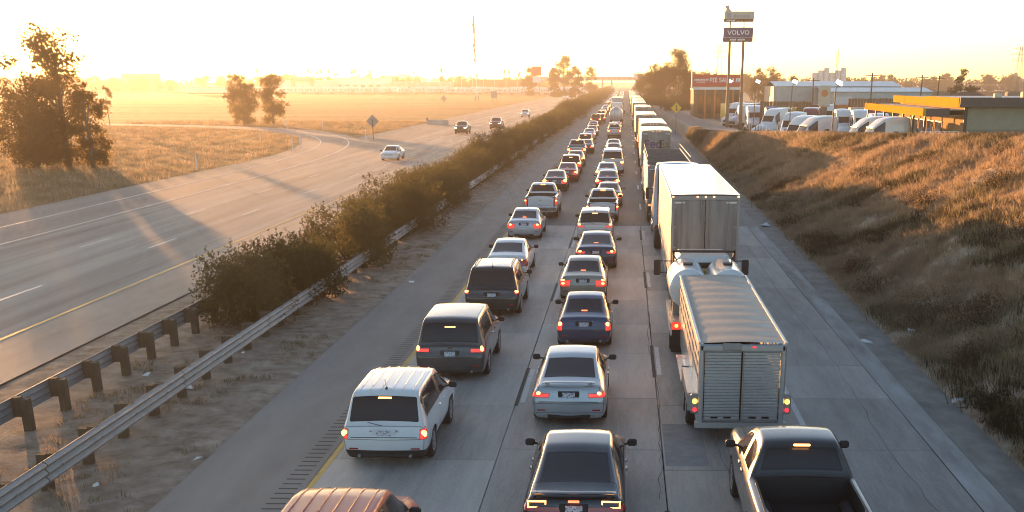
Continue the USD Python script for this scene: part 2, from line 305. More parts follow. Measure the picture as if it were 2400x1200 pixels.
for x0, x1, y0, y1 in ((.95, 1.9, 24.1, 27.4),):
    part(nb, 'pavement_patch', sheet(x0, x1, y0, y1, .003), noisy(f'patch_{int(y0)}', [(0, (.17, .165, .16)), (1, (.38, .37, .36))], 3, (1, 1, 1), .8))

# ---------------------------------------------------------------- southbound freeway and its loop ramp
sb = thing('southbound_freeway', kind='structure')
part(sb, 'lane_pavement', sheet(-31.7, -20.15, -10, 1500, 0, 1), M_sb)
part(sb, 'median_shoulder', sheet(-20.15, -17.4, -10, 1500, 0), M_asphL)
part(sb, 'outer_shoulder', sheet(-39.6, -31.7, -10, 1500, 0), noisy('outer_asphalt', [(0, (.26, .235, .21)), (1, (.42, .385, .345))], .6, (1.2, .1, 1), .9, .3, 40, spec=.05))
part(sb, 'yellow_edge_line', sheet(-20.5, -20.35, -10, 1500, .006), M_yellow)
for x, off in ((-24.1, 43.4), (-27.7, 43.6)):
    for k in range(-1, 16): part(sb, 'lane_dash', sheet(x - .07, x + .07, off + 15 * k, off + 15 * k + 3.8, .006), M_white)
    part(sb, 'far_lane_dash', join([sheet(x - .07, x + .07, off + 15 * k, off + 15 * k + 3.8, .006) for k in range(16, 60)]), M_white, kind='stuff')
part(sb, 'white_edge_line', sheet(-31.85, -31.7, 205, 1500, .006), M_white)
from scipy.interpolate import CubicSpline
pp = np.array([(-320, 262), (-230, 252), (-150, 240), (-105, 231), (-78, 220), (-60, 206), (-48.5, 188), (-41, 168), (-36.9, 148), (-34.9, 126), (-34.2, 100), (-34.15, 60), (-34.15, -10)])
tt = np.concatenate([[0], np.cumsum(np.linalg.norm(np.diff(pp, axis=0), axis=1))])
loop = CubicSpline(tt, pp)(np.linspace(0, tt[-1], 160)); loop = np.concatenate([loop, np.zeros((160, 1))], 1)
lr = thing('loop_ramp', kind='structure')
part(lr, 'pavement', ribbon(loop[:118], -3.6, 4.4, .004), noisy('loop_concrete', [(0, (.26, .24, .215)), (1, (.46, .43, .385))], .4, (1, 1, 1), .95, spec=.05))
part(lr, 'edge_line', ribbon(loop, -1.95, -1.80, .010), M_white)
part(lr, 'edge_line', ribbon(loop[:140], 1.80, 1.95, .010), M_white)
# on-ramp coming down behind the bank on the right
ry = np.concatenate([np.linspace(-60, 130, 70), np.linspace(133, 480, 60)]); rxc, rzc = crest(ry)
onr = thing('on_ramp', kind='structure')
rp = np.stack([rxc, ry, rzc - .05], 1)
part(onr, 'pavement', ribbon(rp, .5, RW - .2, .02), M_ramp)
part(onr, 'edge_line', ribbon(rp, .75, .85, .027), M_white); part(onr, 'edge_line', ribbon(rp, RW - .7, RW - .6, .027), M_white)
yd = thing('truck_yard_pavement', kind='structure')
YY = np.linspace(112, 300, 30); xr = crest(YY)[0] + RW + 4
part(yd, 'pavement', join([(np.array([[xr[i], YY[i], yard_level(YY[i]) + .02], [120, YY[i], yard_level(YY[i]) + .02], [120, YY[i + 1], yard_level(YY[i + 1]) + .02], [xr[i + 1], YY[i + 1], yard_level(YY[i + 1]) + .02]]), [[0, 1, 2, 3]]) for i in range(29)]), M_ramp)
# ---------------------------------------------------------------- foliage
def leaf_quads(P, size, rng, aspect=.35, up=0.0):
    """one small leaf-shaped quad at each point"""
    n = len(P); d = rng.normal(size=(n, 3)); d[:, 2] += up; d /= np.linalg.norm(d, axis=1, keepdims=True)
    s = np.cross(d, rng.normal(size=(n, 3))); s /= np.linalg.norm(s, axis=1, keepdims=True)
    L = (size * rng.uniform(.6, 1.3, n))[:, None]; W = L * aspect
    V = np.stack([P - d * L * .5, P + s * W * .5, P + d * L * .5, P - s * W * .5], 1).reshape(-1, 3)
    return V, np.arange(4 * n).reshape(n, 4)
def clump_points(rng, n, centres, radii, shell=.55):
    k = rng.choice(len(centres), n, p=np.array([np.prod(r) for r in radii]) / sum(np.prod(r) for r in radii))
    d = rng.normal(size=(n, 3)); d /= np.linalg.norm(d, axis=1, keepdims=True)
    r = (shell + (1 - shell) * rng.random(n))[:, None] ** 1.0
    return np.array(centres)[k] + d * r * np.array(radii)[k]
L_oleander = leafy('oleander_leaf', [(0, (.075, .075, .034)), (.4, (.14, .13, .06)), (.75, (.21, .18, .088)), (1, (.30, .24, .125))], .5)
L_euca = leafy('eucalyptus_leaf', [(0, (.022, .026, .012)), (.5, (.05, .056, .026)), (1, (.11, .105, .05))], .3)
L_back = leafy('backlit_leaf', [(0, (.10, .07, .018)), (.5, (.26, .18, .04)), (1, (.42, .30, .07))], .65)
L_brown = leafy('dry_leaf', [(0, (.05, .038, .02)), (.5, (.10, .078, .04)), (1, (.17, .13, .065))], .25)
L_far = leafy('far_tree_leaf', [(0, (.028, .03, .018)), (.5, (.06, .058, .032)), (1, (.11, .098, .055))], .2)
M_bark = noisy('bark', [(0, (.05, .038, .03)), (1, (.16, .13, .10))], 8, (1, 1, .2), .9, .5, obj=True)
M_limb = plain('twig', (.045, .034, .024), .9)

def make_shrub(name, seed, loc, label, group, scale=1.0, L=4.3, W=3.5, Hh=2.75, n=14000):
    r = np.random.default_rng(seed)
    t = thing(name, label, 'shrub', loc, r.uniform(-.1, .1), group, scale=scale)
    cs, rs = [], []
    for _ in range(16):
        a = r.uniform(-1, 1) * L * .36; b = r.uniform(-1, 1) * W * .33; top = Hh * (1 - .28 * (abs(a) / (L * .5)) ** 2 - .3 * (abs(b) / (W * .5)) ** 2) * r.uniform(.8, 1.04)
        rad = r.uniform(.5, .85); cs.append((b, a, top - rad)); rs.append((rad, rad, rad * 1.05)); cs.append((b * 1.12, a * 1.1, (top - rad) * .45)); rs.append((rad * 1.1, rad * 1.1, (top - rad) * .55 + .2))
    P = clump_points(r, n, cs, rs, .55); P = P[P[:, 2] > .12]
    V1, F1 = leaf_quads(P, .125, r, .36, .5)
    # upright shoots at the top give the ragged outline
    sh = []
    for c, q in zip(cs, rs):
        for _ in range(7):
            d = r.normal(size=3); d[2] = abs(d[2]) + .8; d /= np.linalg.norm(d); s0 = np.array(c) + d * q * .9
            sh.append(s0 + d * np.linspace(0, r.uniform(.08, .36), 12)[:, None] + r.normal(0, .035, (12, 3)))
    sh = np.vstack(sh); sh = sh[sh[:, 2] > .3]
    V2, F2 = leaf_quads(sh, .12, r, .3, .9)
    part(t, 'foliage', join([(V1, F1), (V2, F2)]), L_oleander)
    st = []
    for _ in range(14):
        a = r.uniform(-1, 1, 2) * (.25, .6); k = r.integers(len(cs)); st.append(cyl((a[0], a[1], 0), np.array(cs[k]), .03, 5, .012))
    part(t, 'stems', cat_(st), M_limb)
    return t
def make_tree(name, seed, loc, label, Hh, R, leaf, cat='tree', group=None, n=9000, lobes=26, size=.32, lean=0.0, trunk_r=.25, base=.18, taper=.55, scale=1.0, shape='round', asp=.4):
    r = np.random.default_rng(seed)
    t = thing(name, label, cat, loc, r.uniform(0, 6), group, scale=scale)
    cs, rs, tr = [], [], []
    top = np.array([lean, 0, Hh * .86]); pts = [np.array([0, 0, -.2]), np.array([lean * .2, r.uniform(-.2, .2), Hh * .3]), np.array([lean * .6, r.uniform(-.3, .3), Hh * .6]), top]
    rr = [trunk_r, trunk_r * .75, trunk_r * .5, trunk_r * .15]
    for i in range(3): tr.append(cyl(pts[i], pts[i + 1], rr[i], 8, rr[i + 1]))
    for k in range(lobes):
        u = r.uniform(base, 1.0); a = r.uniform(0, 2 * PI)
        prof = {'round': math.sin(PI * min(1, (u - base) / (1 - base) * .82 + .16)) ** .7, 'column': .5 + .5 * math.sin(PI * u) ** .5, 'spread': math.sin(PI * min(1, (u - base) / (1 - base) * .7 + .1)) ** .8, 'cone': 1.05 * (1 - u) + .10}[shape]
        rad = R * prof * math.sqrt(r.uniform(.08, 1)) * .8; q = R * r.uniform(.22, .40) * (1 if shape != 'cone' else .35 + prof * .6)
        c = np.array([rad * math.cos(a) + lean * u, rad * math.sin(a), u * Hh * .95 - q * .2]); c[2] = max(c[2], q * .8)
        cs.append(c); rs.append((q, q, q * r.uniform(.65, 1.0)))
        s0 = pts[0] + (pts[3] - pts[0]) * max(.12, u * .72); tr.append(cyl(s0, c, trunk_r * .22, 5, trunk_r * .05))
    C2, R2 = [], []
    for c, q in zip(cs, rs):
        C2.append(c); R2.append(np.array(q) * .75)
        for _ in range(5):
            d = r.normal(size=3); d /= np.linalg.norm(d); C2.append(c + d * np.array(q) * r.uniform(.6, 1.25)); R2.append(np.array(q) * r.uniform(.28, .5))
    C2, R2 = np.array(C2), np.array(R2); k = r.choice(len(C2), n, p=np.prod(R2, 1) ** .8 / (np.prod(R2, 1) ** .8).sum())
    P = C2[k] + np.clip(r.normal(0, .62, (n, 3)), -1.5, 1.5) * R2[k]; P = P[P[:, 2] > .1]
    part(t, 'crown', leaf_quads(P, size, r, asp, -.2), leaf)
    part(t, 'trunk', cat_(tr), M_bark)
    return t

# median hedge of oleanders
HG = 'oleander shrubs in the long median hedge'
first = make_shrub('oleander_shrub', 11, (-13.0, 39.6, 0), 'big brown-green oleander shrub at the near end of the median hedge', None, 1.0)
protos = [first] + [make_shrub('oleander_shrub', s, (x, y, 0), l, None, sc) for s, x, y, l, sc in ((12, -12.7, 43.2, 'second oleander shrub from the near end of the hedge, leaning over the steel rail', 1.0), (13, -13.1, 46.6, 'low oleander shrub in the dip of the hedge near its near end', .84), (14, -12.7, 53.4, 'tall bushy oleander shrub just past the dip in the near hedge', 1.12))]
y = 57.2; i = 0
while y < 420:
    s = .98 + .24 * math.sin(y * .40 + 1.2) + rng.uniform(-.12, .12)
    if 262 < y < 300: s *= 1.3
    dup(protos[i % 4] if i % 5 else protos[(i // 5) % 4], 'oleander shrub within the continuous median hedge', (-13.0 + .55 * math.sin(y * .4 + .6) + rng.uniform(-.35, .35), y, 0), rng.choice([0, PI]) + rng.uniform(-.3, .3), HG, scale=(s * rng.uniform(.92, 1.05), s, s * rng.uniform(.88, 1.08)))
    y += rng.uniform(3.1, 4.3) * (1 + max(0, y - 220) / 500); i += 1
while y < 980:
    s = rng.uniform(1.0, 1.4)
    dup(protos[i % 4], 'oleander shrub within the continuous median hedge', (-13.2, y, 0), rng.uniform(0, 6), HG, scale=(s, s * 1.6, s * 1.0)); y += 6.5; i += 1

# trees of the left field
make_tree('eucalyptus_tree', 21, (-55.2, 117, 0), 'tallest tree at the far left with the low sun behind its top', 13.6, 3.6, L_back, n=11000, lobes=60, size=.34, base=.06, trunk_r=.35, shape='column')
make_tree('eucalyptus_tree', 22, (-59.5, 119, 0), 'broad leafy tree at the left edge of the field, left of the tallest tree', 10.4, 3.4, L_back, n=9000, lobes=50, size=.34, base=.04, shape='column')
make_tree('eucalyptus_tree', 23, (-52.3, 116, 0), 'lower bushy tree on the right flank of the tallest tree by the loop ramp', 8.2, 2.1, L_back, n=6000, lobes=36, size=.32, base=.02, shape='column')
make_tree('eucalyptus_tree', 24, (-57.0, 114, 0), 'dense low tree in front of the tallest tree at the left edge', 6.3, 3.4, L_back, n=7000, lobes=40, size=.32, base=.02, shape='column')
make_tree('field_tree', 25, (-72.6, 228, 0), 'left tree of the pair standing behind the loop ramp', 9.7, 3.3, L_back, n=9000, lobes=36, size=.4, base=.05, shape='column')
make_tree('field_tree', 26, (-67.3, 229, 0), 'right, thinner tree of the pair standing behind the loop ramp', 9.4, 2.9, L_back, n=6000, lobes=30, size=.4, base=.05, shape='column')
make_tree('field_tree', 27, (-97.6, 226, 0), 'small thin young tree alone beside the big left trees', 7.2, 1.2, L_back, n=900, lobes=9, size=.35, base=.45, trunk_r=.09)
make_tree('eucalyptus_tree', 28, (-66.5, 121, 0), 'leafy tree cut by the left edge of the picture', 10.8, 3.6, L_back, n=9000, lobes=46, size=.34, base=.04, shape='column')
# trees to the right of the road
for s, (x, y, h, R, sh, n, l) in enumerate(((14.2, 330, 16.2, 5.2, 'round', 22000, 'tallest brown tree right of the freeway beside the red banner building'), (10.0, 345, 12.4, 4.0, 'column', 14000, 'second tree left of the tallest right-hand tree'), (18.4, 338, 10.4, 3.2, 'round', 10000, 'small tree tucked against the right side of the tallest right-hand tree'),
        (7.4, 420, 11.2, 4.0, 'round', 10000, 'round tree close to the freeway just before the overpass, right side'), (11.0, 400, 9.2, 4.0, 'round', 9000, 'low tree behind the light pole on the right roadside'), (6.4, 520, 10.6, 4.2, 'round', 8000, 'farthest roadside tree on the right before the overpass'))):
    make_tree('roadside_tree', 40 + s, (x, y, gz(x, y)), l, h, R, L_brown if s % 2 == 0 else L_euca, n=n, lobes=40, size=.42, base=.02, shape=sh)
make_tree('yard_tree', 50, (81.9, 300, 0), 'dark tree behind the yellow building on the right', 11.2, 3.6, L_euca, n=3600, lobes=15, size=.5, base=.2, shape='round')
for s, (x, y, h, R, l) in enumerate(((45.5, 420, 11.3, 3.8, 'left tree of the pale clump behind the truck yard'), (50.5, 424, 13.0, 4.4, 'tallest tree of the pale clump behind the truck yard'), (56.5, 420, 10.5, 3.6, 'right tree of the pale clump behind the truck yard'))):
    make_tree('yard_tree', 60 + s, (x, y, 0), l, h, R, L_brown, n=3600, lobes=18, size=.5, base=.1)
for s, (x, y, h, R, l) in enumerate(((-30.5, 600, 20.3, 6.2, 'big tall tree left of the far overpass'), (-35.5, 606, 14, 4.5, 'lower tree at the left side of the big tree by the far overpass'), (-25.0, 604, 15, 4.5, 'lower tree at the right side of the big tree by the far overpass'), (-20.0, 700, 15.4, 5.0, 'separate round tree just left of the far overpass'), (-52, 660, 14.5, 4.5, 'tree behind the red and white pole sign'))):
    make_tree('far_tree', 70 + s, (x, y, 0), l, h, R, L_brown if s % 2 else L_euca, n=5000, lobes=22, size=.75, base=.05, trunk_r=.4)
# the far tree line
FG = 'hazy trees along the far horizon'
tp = [make_tree('horizon_tree', 80 + k, (x, y, 0), 'hazy far tree on the horizon', h, R, L_far, group=FG, n=1500, lobes=16, size=1.3, base=.02, shape=sh, trunk_r=.4) for k, (x, y, h, R, sh) in enumerate(((-300, 1000, 12, 6, 'round'), (-262, 990, 9, 7, 'spread'), (-240, 1010, 15, 2.6, 'cone'), (-228, 1012, 11, 5, 'round')))]
for i in range(150):
    left = i < 95
    x = rng.uniform(-620, -40) if left else rng.uniform(15, 460)
    y = rng.uniform(930, 1120) if left else rng.uniform(620, 900)
    k = int(rng.choice([0, 1, 1, 3, 2])); s = rng.uniform(.75, 1.25)
    if k == 2 and not left: k = 0
    dup(tp[k], 'hazy far tree on the horizon', (x, y, 0), rng.uniform(0, 6), FG, scale=s)
for px, hh in ((690, 1), (724, 1.2), (745, 1.1), (772, 1.15), (786, .95), (826, 1.1), (833, 1.2), (842, .9), (760, .8)):
    p = at(px, 190, D=985); dup(tp[2], 'narrow pointed far tree above the white vehicle lot', (p[0], 985, 0), px, 'narrow pointed trees on the left horizon', scale=hh)
def hazy_wood(seed, x0, x1, y, hmax, n):
    r = np.random.default_rng(seed); P = np.stack([r.uniform(x0, x1, n), y + r.normal(0, 14, n), r.random(n) ** .8 * (hmax * (.55 + .75 * meshkit.fbm(np.stack([r.uniform(0, 1, n) * 0 + 0, np.zeros(n), np.zeros(n)], 1), 1)))], 1)
    P[:, 2] *= .55 + .8 * meshkit.fbm(np.stack([P[:, 0] * .03, 0 * P[:, 0], 0 * P[:, 0] + seed], 1), 3)
    return leaf_quads(P, 2.4, r, .6)
solid('far_wood', hazy_wood(5, -1500, -40, 1250, 20, 20000), L_far, 'continuous hazy band of far trees on the left horizon', 'woods', kind='stuff')
solid('far_wood', hazy_wood(6, 10, 900, 1000, 17, 16000), L_far, 'continuous hazy band of far trees on the right horizon', 'woods', kind='stuff')
# ---------------------------------------------------------------- guardrails
WB = [(-.045, .0), (-.045, .02)]
for q_ in range(3): WB += [(.02, .055 + q_ * .165), (.035, .085 + q_ * .165), (.02, .115 + q_ * .165)] + ([(-.035, .1675 + q_ * .165)] if q_ < 2 else [])
WB += [(-.045, .475), (-.06, .49), (-.045, .50)]
WB = WB + [(x - .012, z) for x, z in WB[::-1]]
def guardrail(x, y0, y1, side, label, posts_to):
    t = thing('guardrail', label, 'guardrail', (x, 0, 0))
    y = y0
    while y < y1:
        L = 7.62 if y < 200 else 45.0
        s = sweep([(0, y + .02, .33), (0, y + L - .02, .33)], [(a * -side, b) for a, b in WB], True)
        part(t, 'rail', s, M_steel, 25)
        y += L
    for y in np.arange(y0 + .6, posts_to, 1.905):
        part(t, 'post', bb(side * .25, side * .45, y - .1, y + .1, -.1, .80 + rng.uniform(-.02, .03)), M_wood)
        part(t, 'block', bb(side * .05, side * .245, y - .095, y + .095, .36, .83), M_wood)
        part(t, 'bolt', cyl((-.07 * side, y, .58), (.0, y, .58), .02, 6), M_steel)
guardrail(-11.55, 14.0, 470, -1, 'ribbed steel guardrail beside the left shoulder of the queued traffic', 130)
guardrail(-14.75, 24.0, 470, 1, 'guardrail on the empty carriageway side with its wooden posts facing the camera', 110)

# ---------------------------------------------------------------- vehicles: a quad cage, smoothed, split into its panels
def cc(V, F, T):
    """one Catmull-Clark step on quads, open edges allowed"""
    n, m = len(V), len(F); fp = V[F].mean(1)
    E = np.sort(np.stack([F, np.roll(F, -1, 1)], 2).reshape(-1, 2), 1); key = E[:, 0].astype(np.int64) * n + E[:, 1]
    _, idx, inv, cnt = np.unique(key, return_index=True, return_inverse=True, return_counts=True); UE = E[idx]; inv = inv.reshape(m, 4)
    mid = V[UE].mean(1); sf = np.zeros((len(UE), 3)); np.add.at(sf, inv.ravel(), np.repeat(fp, 4, 0)); bd = cnt == 1
    ep = np.where(bd[:, None], mid, (V[UE].sum(1) + sf) / 4)
    val = np.zeros(n); Q = np.zeros((n, 3)); nf = np.zeros(n); R = np.zeros((n, 3))
    np.add.at(val, UE.ravel(), 1); np.add.at(R, UE.ravel(), np.repeat(mid, 2, 0)); np.add.at(nf, F.ravel(), 1); np.add.at(Q, F.ravel(), np.repeat(fp, 4, 0))
    vv = np.maximum(val, 1)[:, None]; NV = (Q / np.maximum(nf, 1)[:, None] + 2 * R / vv + (vv - 3) * V) / vv
    b = UE[bd]; S = np.zeros((n, 3)); c = np.zeros(n); np.add.at(S, b[:, 0], V[b[:, 1]]); np.add.at(S, b[:, 1], V[b[:, 0]]); np.add.at(c, b.ravel(), 1)
    on = c > 0; NV[on] = .75 * V[on] + .25 * S[on] / c[on][:, None]
    e, f = n + inv, n + len(UE) + np.arange(m)
    NF = np.stack([np.stack([F[:, k], e[:, k], f, e[:, k - 1]], 1) for k in range(4)], 1).reshape(-1, 4)
    return np.vstack([NV, ep, fp]), NF, np.repeat(T, 4)
COL = COL0 = np.array([-1, -.87, -.60, -.2, .2, .60, .87, 1.0])
COL_WIDE = np.array([-1, -.94, -.66, -.2, .2, .66, .94, 1.0])
def cage(st, W, zrow, wrow, tagf, crown=.035, col=None):
    COL = COL0 if col is None else col
    """st: stations from the tail to the nose, each y, z of the belt, z of the top, half widths (share of W/2) at belt and top. Returns V, F, tags"""
    ns, nx = len(st), len(COL) - 1; nk = 6
    def pos(i, j, k):
        y, zb, zt, wb, wt = st[j][:5]; off = st[j][5] if len(st[j]) > 5 else None
        if k < 4:
            z = zrow[k] if k < 3 else zb - (zb - zrow[2]) * .42; w = wrow[k] * W / 2
            if j in (0, ns - 1): w *= .93 if k else .90
        elif k == 4: z, w = zb, wb * W / 2
        else: z, w = zt, wt * W / 2
        if off is not None: y = y + off[k]
        c = COL[i]; z2 = z + (crown * (1 - c * c) if k == 5 else 0)
        bow = (.06 * (1 - c * c) * (-1 if j == 0 else 1)) if j in (0, ns - 1) else 0
        return (c * w, y + bow, z2)
    ids, V = {}, []
    def vid(i, j, k):
        q = (i, j, k)
        if q not in ids: ids[q] = len(V); V.append(pos(*q))
        return ids[q]
    F, T = [], []
    def add(side, a, b, q):
        t = tagf(side, a, b)
        if t is not None: F.append([vid(*x) for x in q]); T.append(t)
    for i in range(nx):
        for j in range(ns - 1):
            add('top', i, j, ((i, j, 5), (i + 1, j, 5), (i + 1, j + 1, 5), (i, j + 1, 5)))
            add('bottom', i, j, ((i, j, 0), (i, j + 1, 0), (i + 1, j + 1, 0), (i + 1, j, 0)))
    for k in range(5):
        for j in range(ns - 1):
            add('left', j, k, ((0, j, k), (0, j, k + 1), (0, j + 1, k + 1), (0, j + 1, k)))
            add('right', j, k, ((nx, j, k), (nx, j + 1, k), (nx, j + 1, k + 1), (nx, j, k + 1)))
        for i in range(nx):
            add('rear', i, k, ((i, 0, k), (i + 1, 0, k), (i + 1, 0, k + 1), (i, 0, k + 1)))
            add('front', i, k, ((i, ns - 1, k), (i, ns - 1, k + 1), (i + 1, ns - 1, k + 1), (i + 1, ns - 1, k)))
    names = sorted(set(T)); return np.array(V), np.array(F), np.array([names.index(t) for t in T]), names
def normals(V, F):
    fn = np.cross(V[F[:, 2]] - V[F[:, 0]], V[F[:, 3]] - V[F[:, 1]]); N = np.zeros_like(V)
    for k in range(4): np.add.at(N, F[:, k], fn)
    return N / np.maximum(np.linalg.norm(N, axis=1, keepdims=True), 1e-12)

# body kinds. stations: y, belt, top, half width at belt, half width at top
def sedan(L=4.85, H=1.46, deck=1.02, seat=0.0):
    s = [(0, .86, .93, .86, .78, (.06, -.03, -.05, .0, .02, .05)), (.10, .90, deck - .005, .93, .84), (.62, .93, deck, .955, .80, (0, 0, 0, 0, -.06, -.12)), (1.38, .945, H - .04, .965, .67, (0, 0, 0, 0, .14, .28)), (1.85, .94, H - .01, .97, .69), (2.40, .93, H, .97, .695), (2.47, .93, H, .97, .695), (2.98, .92, H - .05, .97, .68), (3.42, .90, H - .29, .965, .68), (3.82, .87, .97, .96, .78), (4.20, .84, .91, .95, .80), (4.62, .76, .82, .90, .76), (4.85, .64, .70, .80, .68)]
    return dict(st=[(y * L / 4.85, *r) for y, *r in s], glass_r=(2, 2), glass_f=(7, 8), cabin=(3, 9), pillar=5, arch=((2, 2), (8, 9)), hood=9, L=L, H=H, deck=True, zrow=(.20, .36, .64), wrow=(.88, .985, 1.0, 1.0))
def suv(L=4.75, H=1.68, rake=.42, belt=1.06):
    s = [(0, belt - .13, belt - .08, .93, .88, (.07, -.04, -.06, .01, .03, .05)), (.07, belt - .10, belt - .09, .955, .89), (rake, belt + .02, H - .055, .97, .79, (0, 0, 0, 0, 0, -.13)), (.66, belt + .02, H - .025, .975, .77), (1.40, belt + .01, H, .98, .775), (2.20, belt, H, .98, .775), (2.28, belt, H, .98, .775), (2.95, belt - .02, H - .06, .98, .75), (3.30, belt - .03, H - .28, .975, .74), (3.68, belt - .05, belt + .10, .97, .80), (4.08, belt - .09, belt + .02, .96, .82), (4.52, belt - .18, belt - .07, .92, .80), (4.75, belt - .3, belt - .2, .84, .74)]
    return dict(st=[(y * L / 4.75, *r) for y, *r in s], glass_r=(1, 1), glass_f=(7, 8), cabin=(2, 9), pillar=5, arch=((3, 3), (8, 9)), hood=9, L=L, H=H, deck=False, zrow=(.23, .42, .72), wrow=(.90, .985, 1.0, 1.0))
def van(L=5.4, H=2.1):
    s = [(0, 1.10, 1.16, .95, .92), (.04, 1.16, 1.22, .96, .90), (.16, 1.2, H - .10, .97, .80), (.70, 1.2, H - .03, .98, .80), (1.5, 1.2, H, .98, .80), (2.6, 1.2, H, .98, .80), (2.7, 1.2, H, .98, .80), (3.75, 1.17, H - .08, .98, .78), (4.1, 1.15, H - .40, .975, .80), (4.5, 1.1, 1.25, .97, .82), (4.8, 1.06, 1.14, .95, .84), (5.2, .92, 1.0, .92, .82), (5.4, .8, .86, .86, .78)]
    return dict(st=[(y * L / 5.4, *r) for y, *r in s], glass_r=(1, 1), glass_f=(7, 8), cabin=(2, 9), pillar=5, arch=((3, 3), (9, 10)), hood=9, L=L, H=H, deck=False, zrow=(.28, .46, .78), wrow=(.92, .99, 1.0, 1.0))
def pickup(L=5.8, H=1.92, rail=1.30, bed=1.95):
    b = bed
    s = [(0, rail - .14, rail - .05, .96, .93), (.05, rail - .08, rail, .97, .945), (.95, rail - .07, rail, .98, .955), (1.85, rail - .07, rail, .98, .955), (b + .03, rail - .06, rail + .01, .98, .955), (b + .10, rail - .04, rail + .06, .97, .86), (b + .30, rail - .04, H - .05, .97, .70), (b + .62, rail - .04, H, .97, .71), (b + 1.05, rail - .04, H, .97, .71), (b + 1.12, rail - .04, H, .97, .71), (b + 1.62, rail - .05, H - .05, .97, .69), (b + 2.02, rail - .06, H - .30, .965, .76), (b + 2.30, rail - .06, rail + .05, .965, .84), (b + 2.72, rail - .07, rail + .01, .965, .86), (b + 3.16, rail - .09, rail - .02, .955, .86), (L - .18, rail - .14, rail - .08, .93, .84), (L, rail - .3, rail - .24, .88, .80)]
    return dict(st=s, glass_r=(5, 5), glass_f=(10, 11), cabin=(6, 12), pillar=8, arch=((2, 2), (12, 13)), hood=12, L=L, H=H, deck=False, bed=(1, 3), zrow=(.36, .52, .84), wrow=(.92, .985, 1.0, 1.0), rail=rail)
def tagger(K, lights):
    st, (g0, g1), (f0, f1), (c0, c1) = K['st'], K['glass_r'], K['glass_f'], K['cabin']; ns = len(st); nx = len(COL) - 1
    arches = [j for a, b in K['arch'] for j in range(a, b + 1)]
    lc, lk = lights
    def f(side, a, b):
        if side == 'top':
            i, j = a, b
            if g0 <= j <= g1 and 1 <= i <= 5: return 'rear_window'
            if f0 <= j <= f1 and 1 <= i <= 5: return 'windshield'
            if 'bed' in K and K['bed'][0] <= j <= K['bed'][1] and 1 <= i <= 5: return None
            if j >= K['hood']: return 'hood'
            if K['deck'] and j < g0: return 'trunk_lid'
            return 'body'
        if side == 'bottom': return None if b in arches and a in (0, 6) else 'floor'
        if side in ('left', 'right'):
            j, k = a, b
            if k < 2 and j in arches: return None
            if k == 4 and c0 <= j < c1: return 'pillar' if j == K['pillar'] else f'side_window#{side}{int(j > K["pillar"])}'
            if j == 0 and k in lk and max(lk) >= 2 and k < 4: return f'tail_light#{side}'
            if k < 4 and c0 <= j < c1 - 1 and k >= 1: return f'door#{side}{int(j >= K["pillar"])}'
            if j >= ns - 2 and k == 3: return f'headlight#{side}'
            if j >= ns - 2 and k < 3: return 'front_bumper'
            if k == 0: return 'sill'
            return 'body'
        if side == 'rear':
            i, k = a, b
            if i in lc and k in lk: return 'tail_light#' + ('left' if i < 3 else 'right')
            if k == 0: return 'lower_valance'
            if k == 1: return 'rear_bumper'
            return 'trunk_lid' if K['deck'] else 'tailgate'
        if side == 'front':
            i, k = a, b
            if k == 3 and i in (0, 1, 5, 6): return 'headlight#' + ('left' if i < 3 else 'right')
            if k in (2, 3) and 2 <= i <= 4: return 'grille'
            if k == 0: return 'front_valance'
            return 'front_bumper'
    return f
_wheels = {}
def wheel_parts(t, x, y, R, w, side, lod):
    if lod == 0:
        ty = lathe([(R * .62, -w * .45), (R * .9, -w * .5), (R, -w * .38), (R, w * .38), (R * .9, w * .5), (R * .62, w * .45)], 'x', 28, (x, y, R))
        wl = part(t, 'wheel', ty, M_rubber, 40)
        rim = [lathe([(R * .64, side * w * .47), (R * .58, side * w * .40), (R * .16, side * w * .33), (0, side * w * .33)] if side > 0 else [(0, side * w * .33), (R * .16, side * w * .33), (R * .58, side * w * .40), (R * .64, side * w * .47)], 'x', 28, (x, y, R))]
        for k in range(7):
            a = k * 2 * PI / 7; b_ = trimesh.creation.box((.03, R * .16, R * .5)); b_.apply_translation((side * w * .40, 0, R * .36)); b_.apply_transform(trimesh.transformations.rotation_matrix(a, [1, 0, 0])); b_.apply_translation((x, y, R)); rim.append(b_)
        part(wl, 'rim', cat_(rim), M_rim)
    else:
        part(t, 'wheel', cat_([lathe([(0, -w * .5), (R * .93, -w * .5), (R, -w * .36), (R, w * .36), (R * .93, w * .5), (0, w * .5)], 'x', 14, (x, y, R))]), M_rubber, 40)
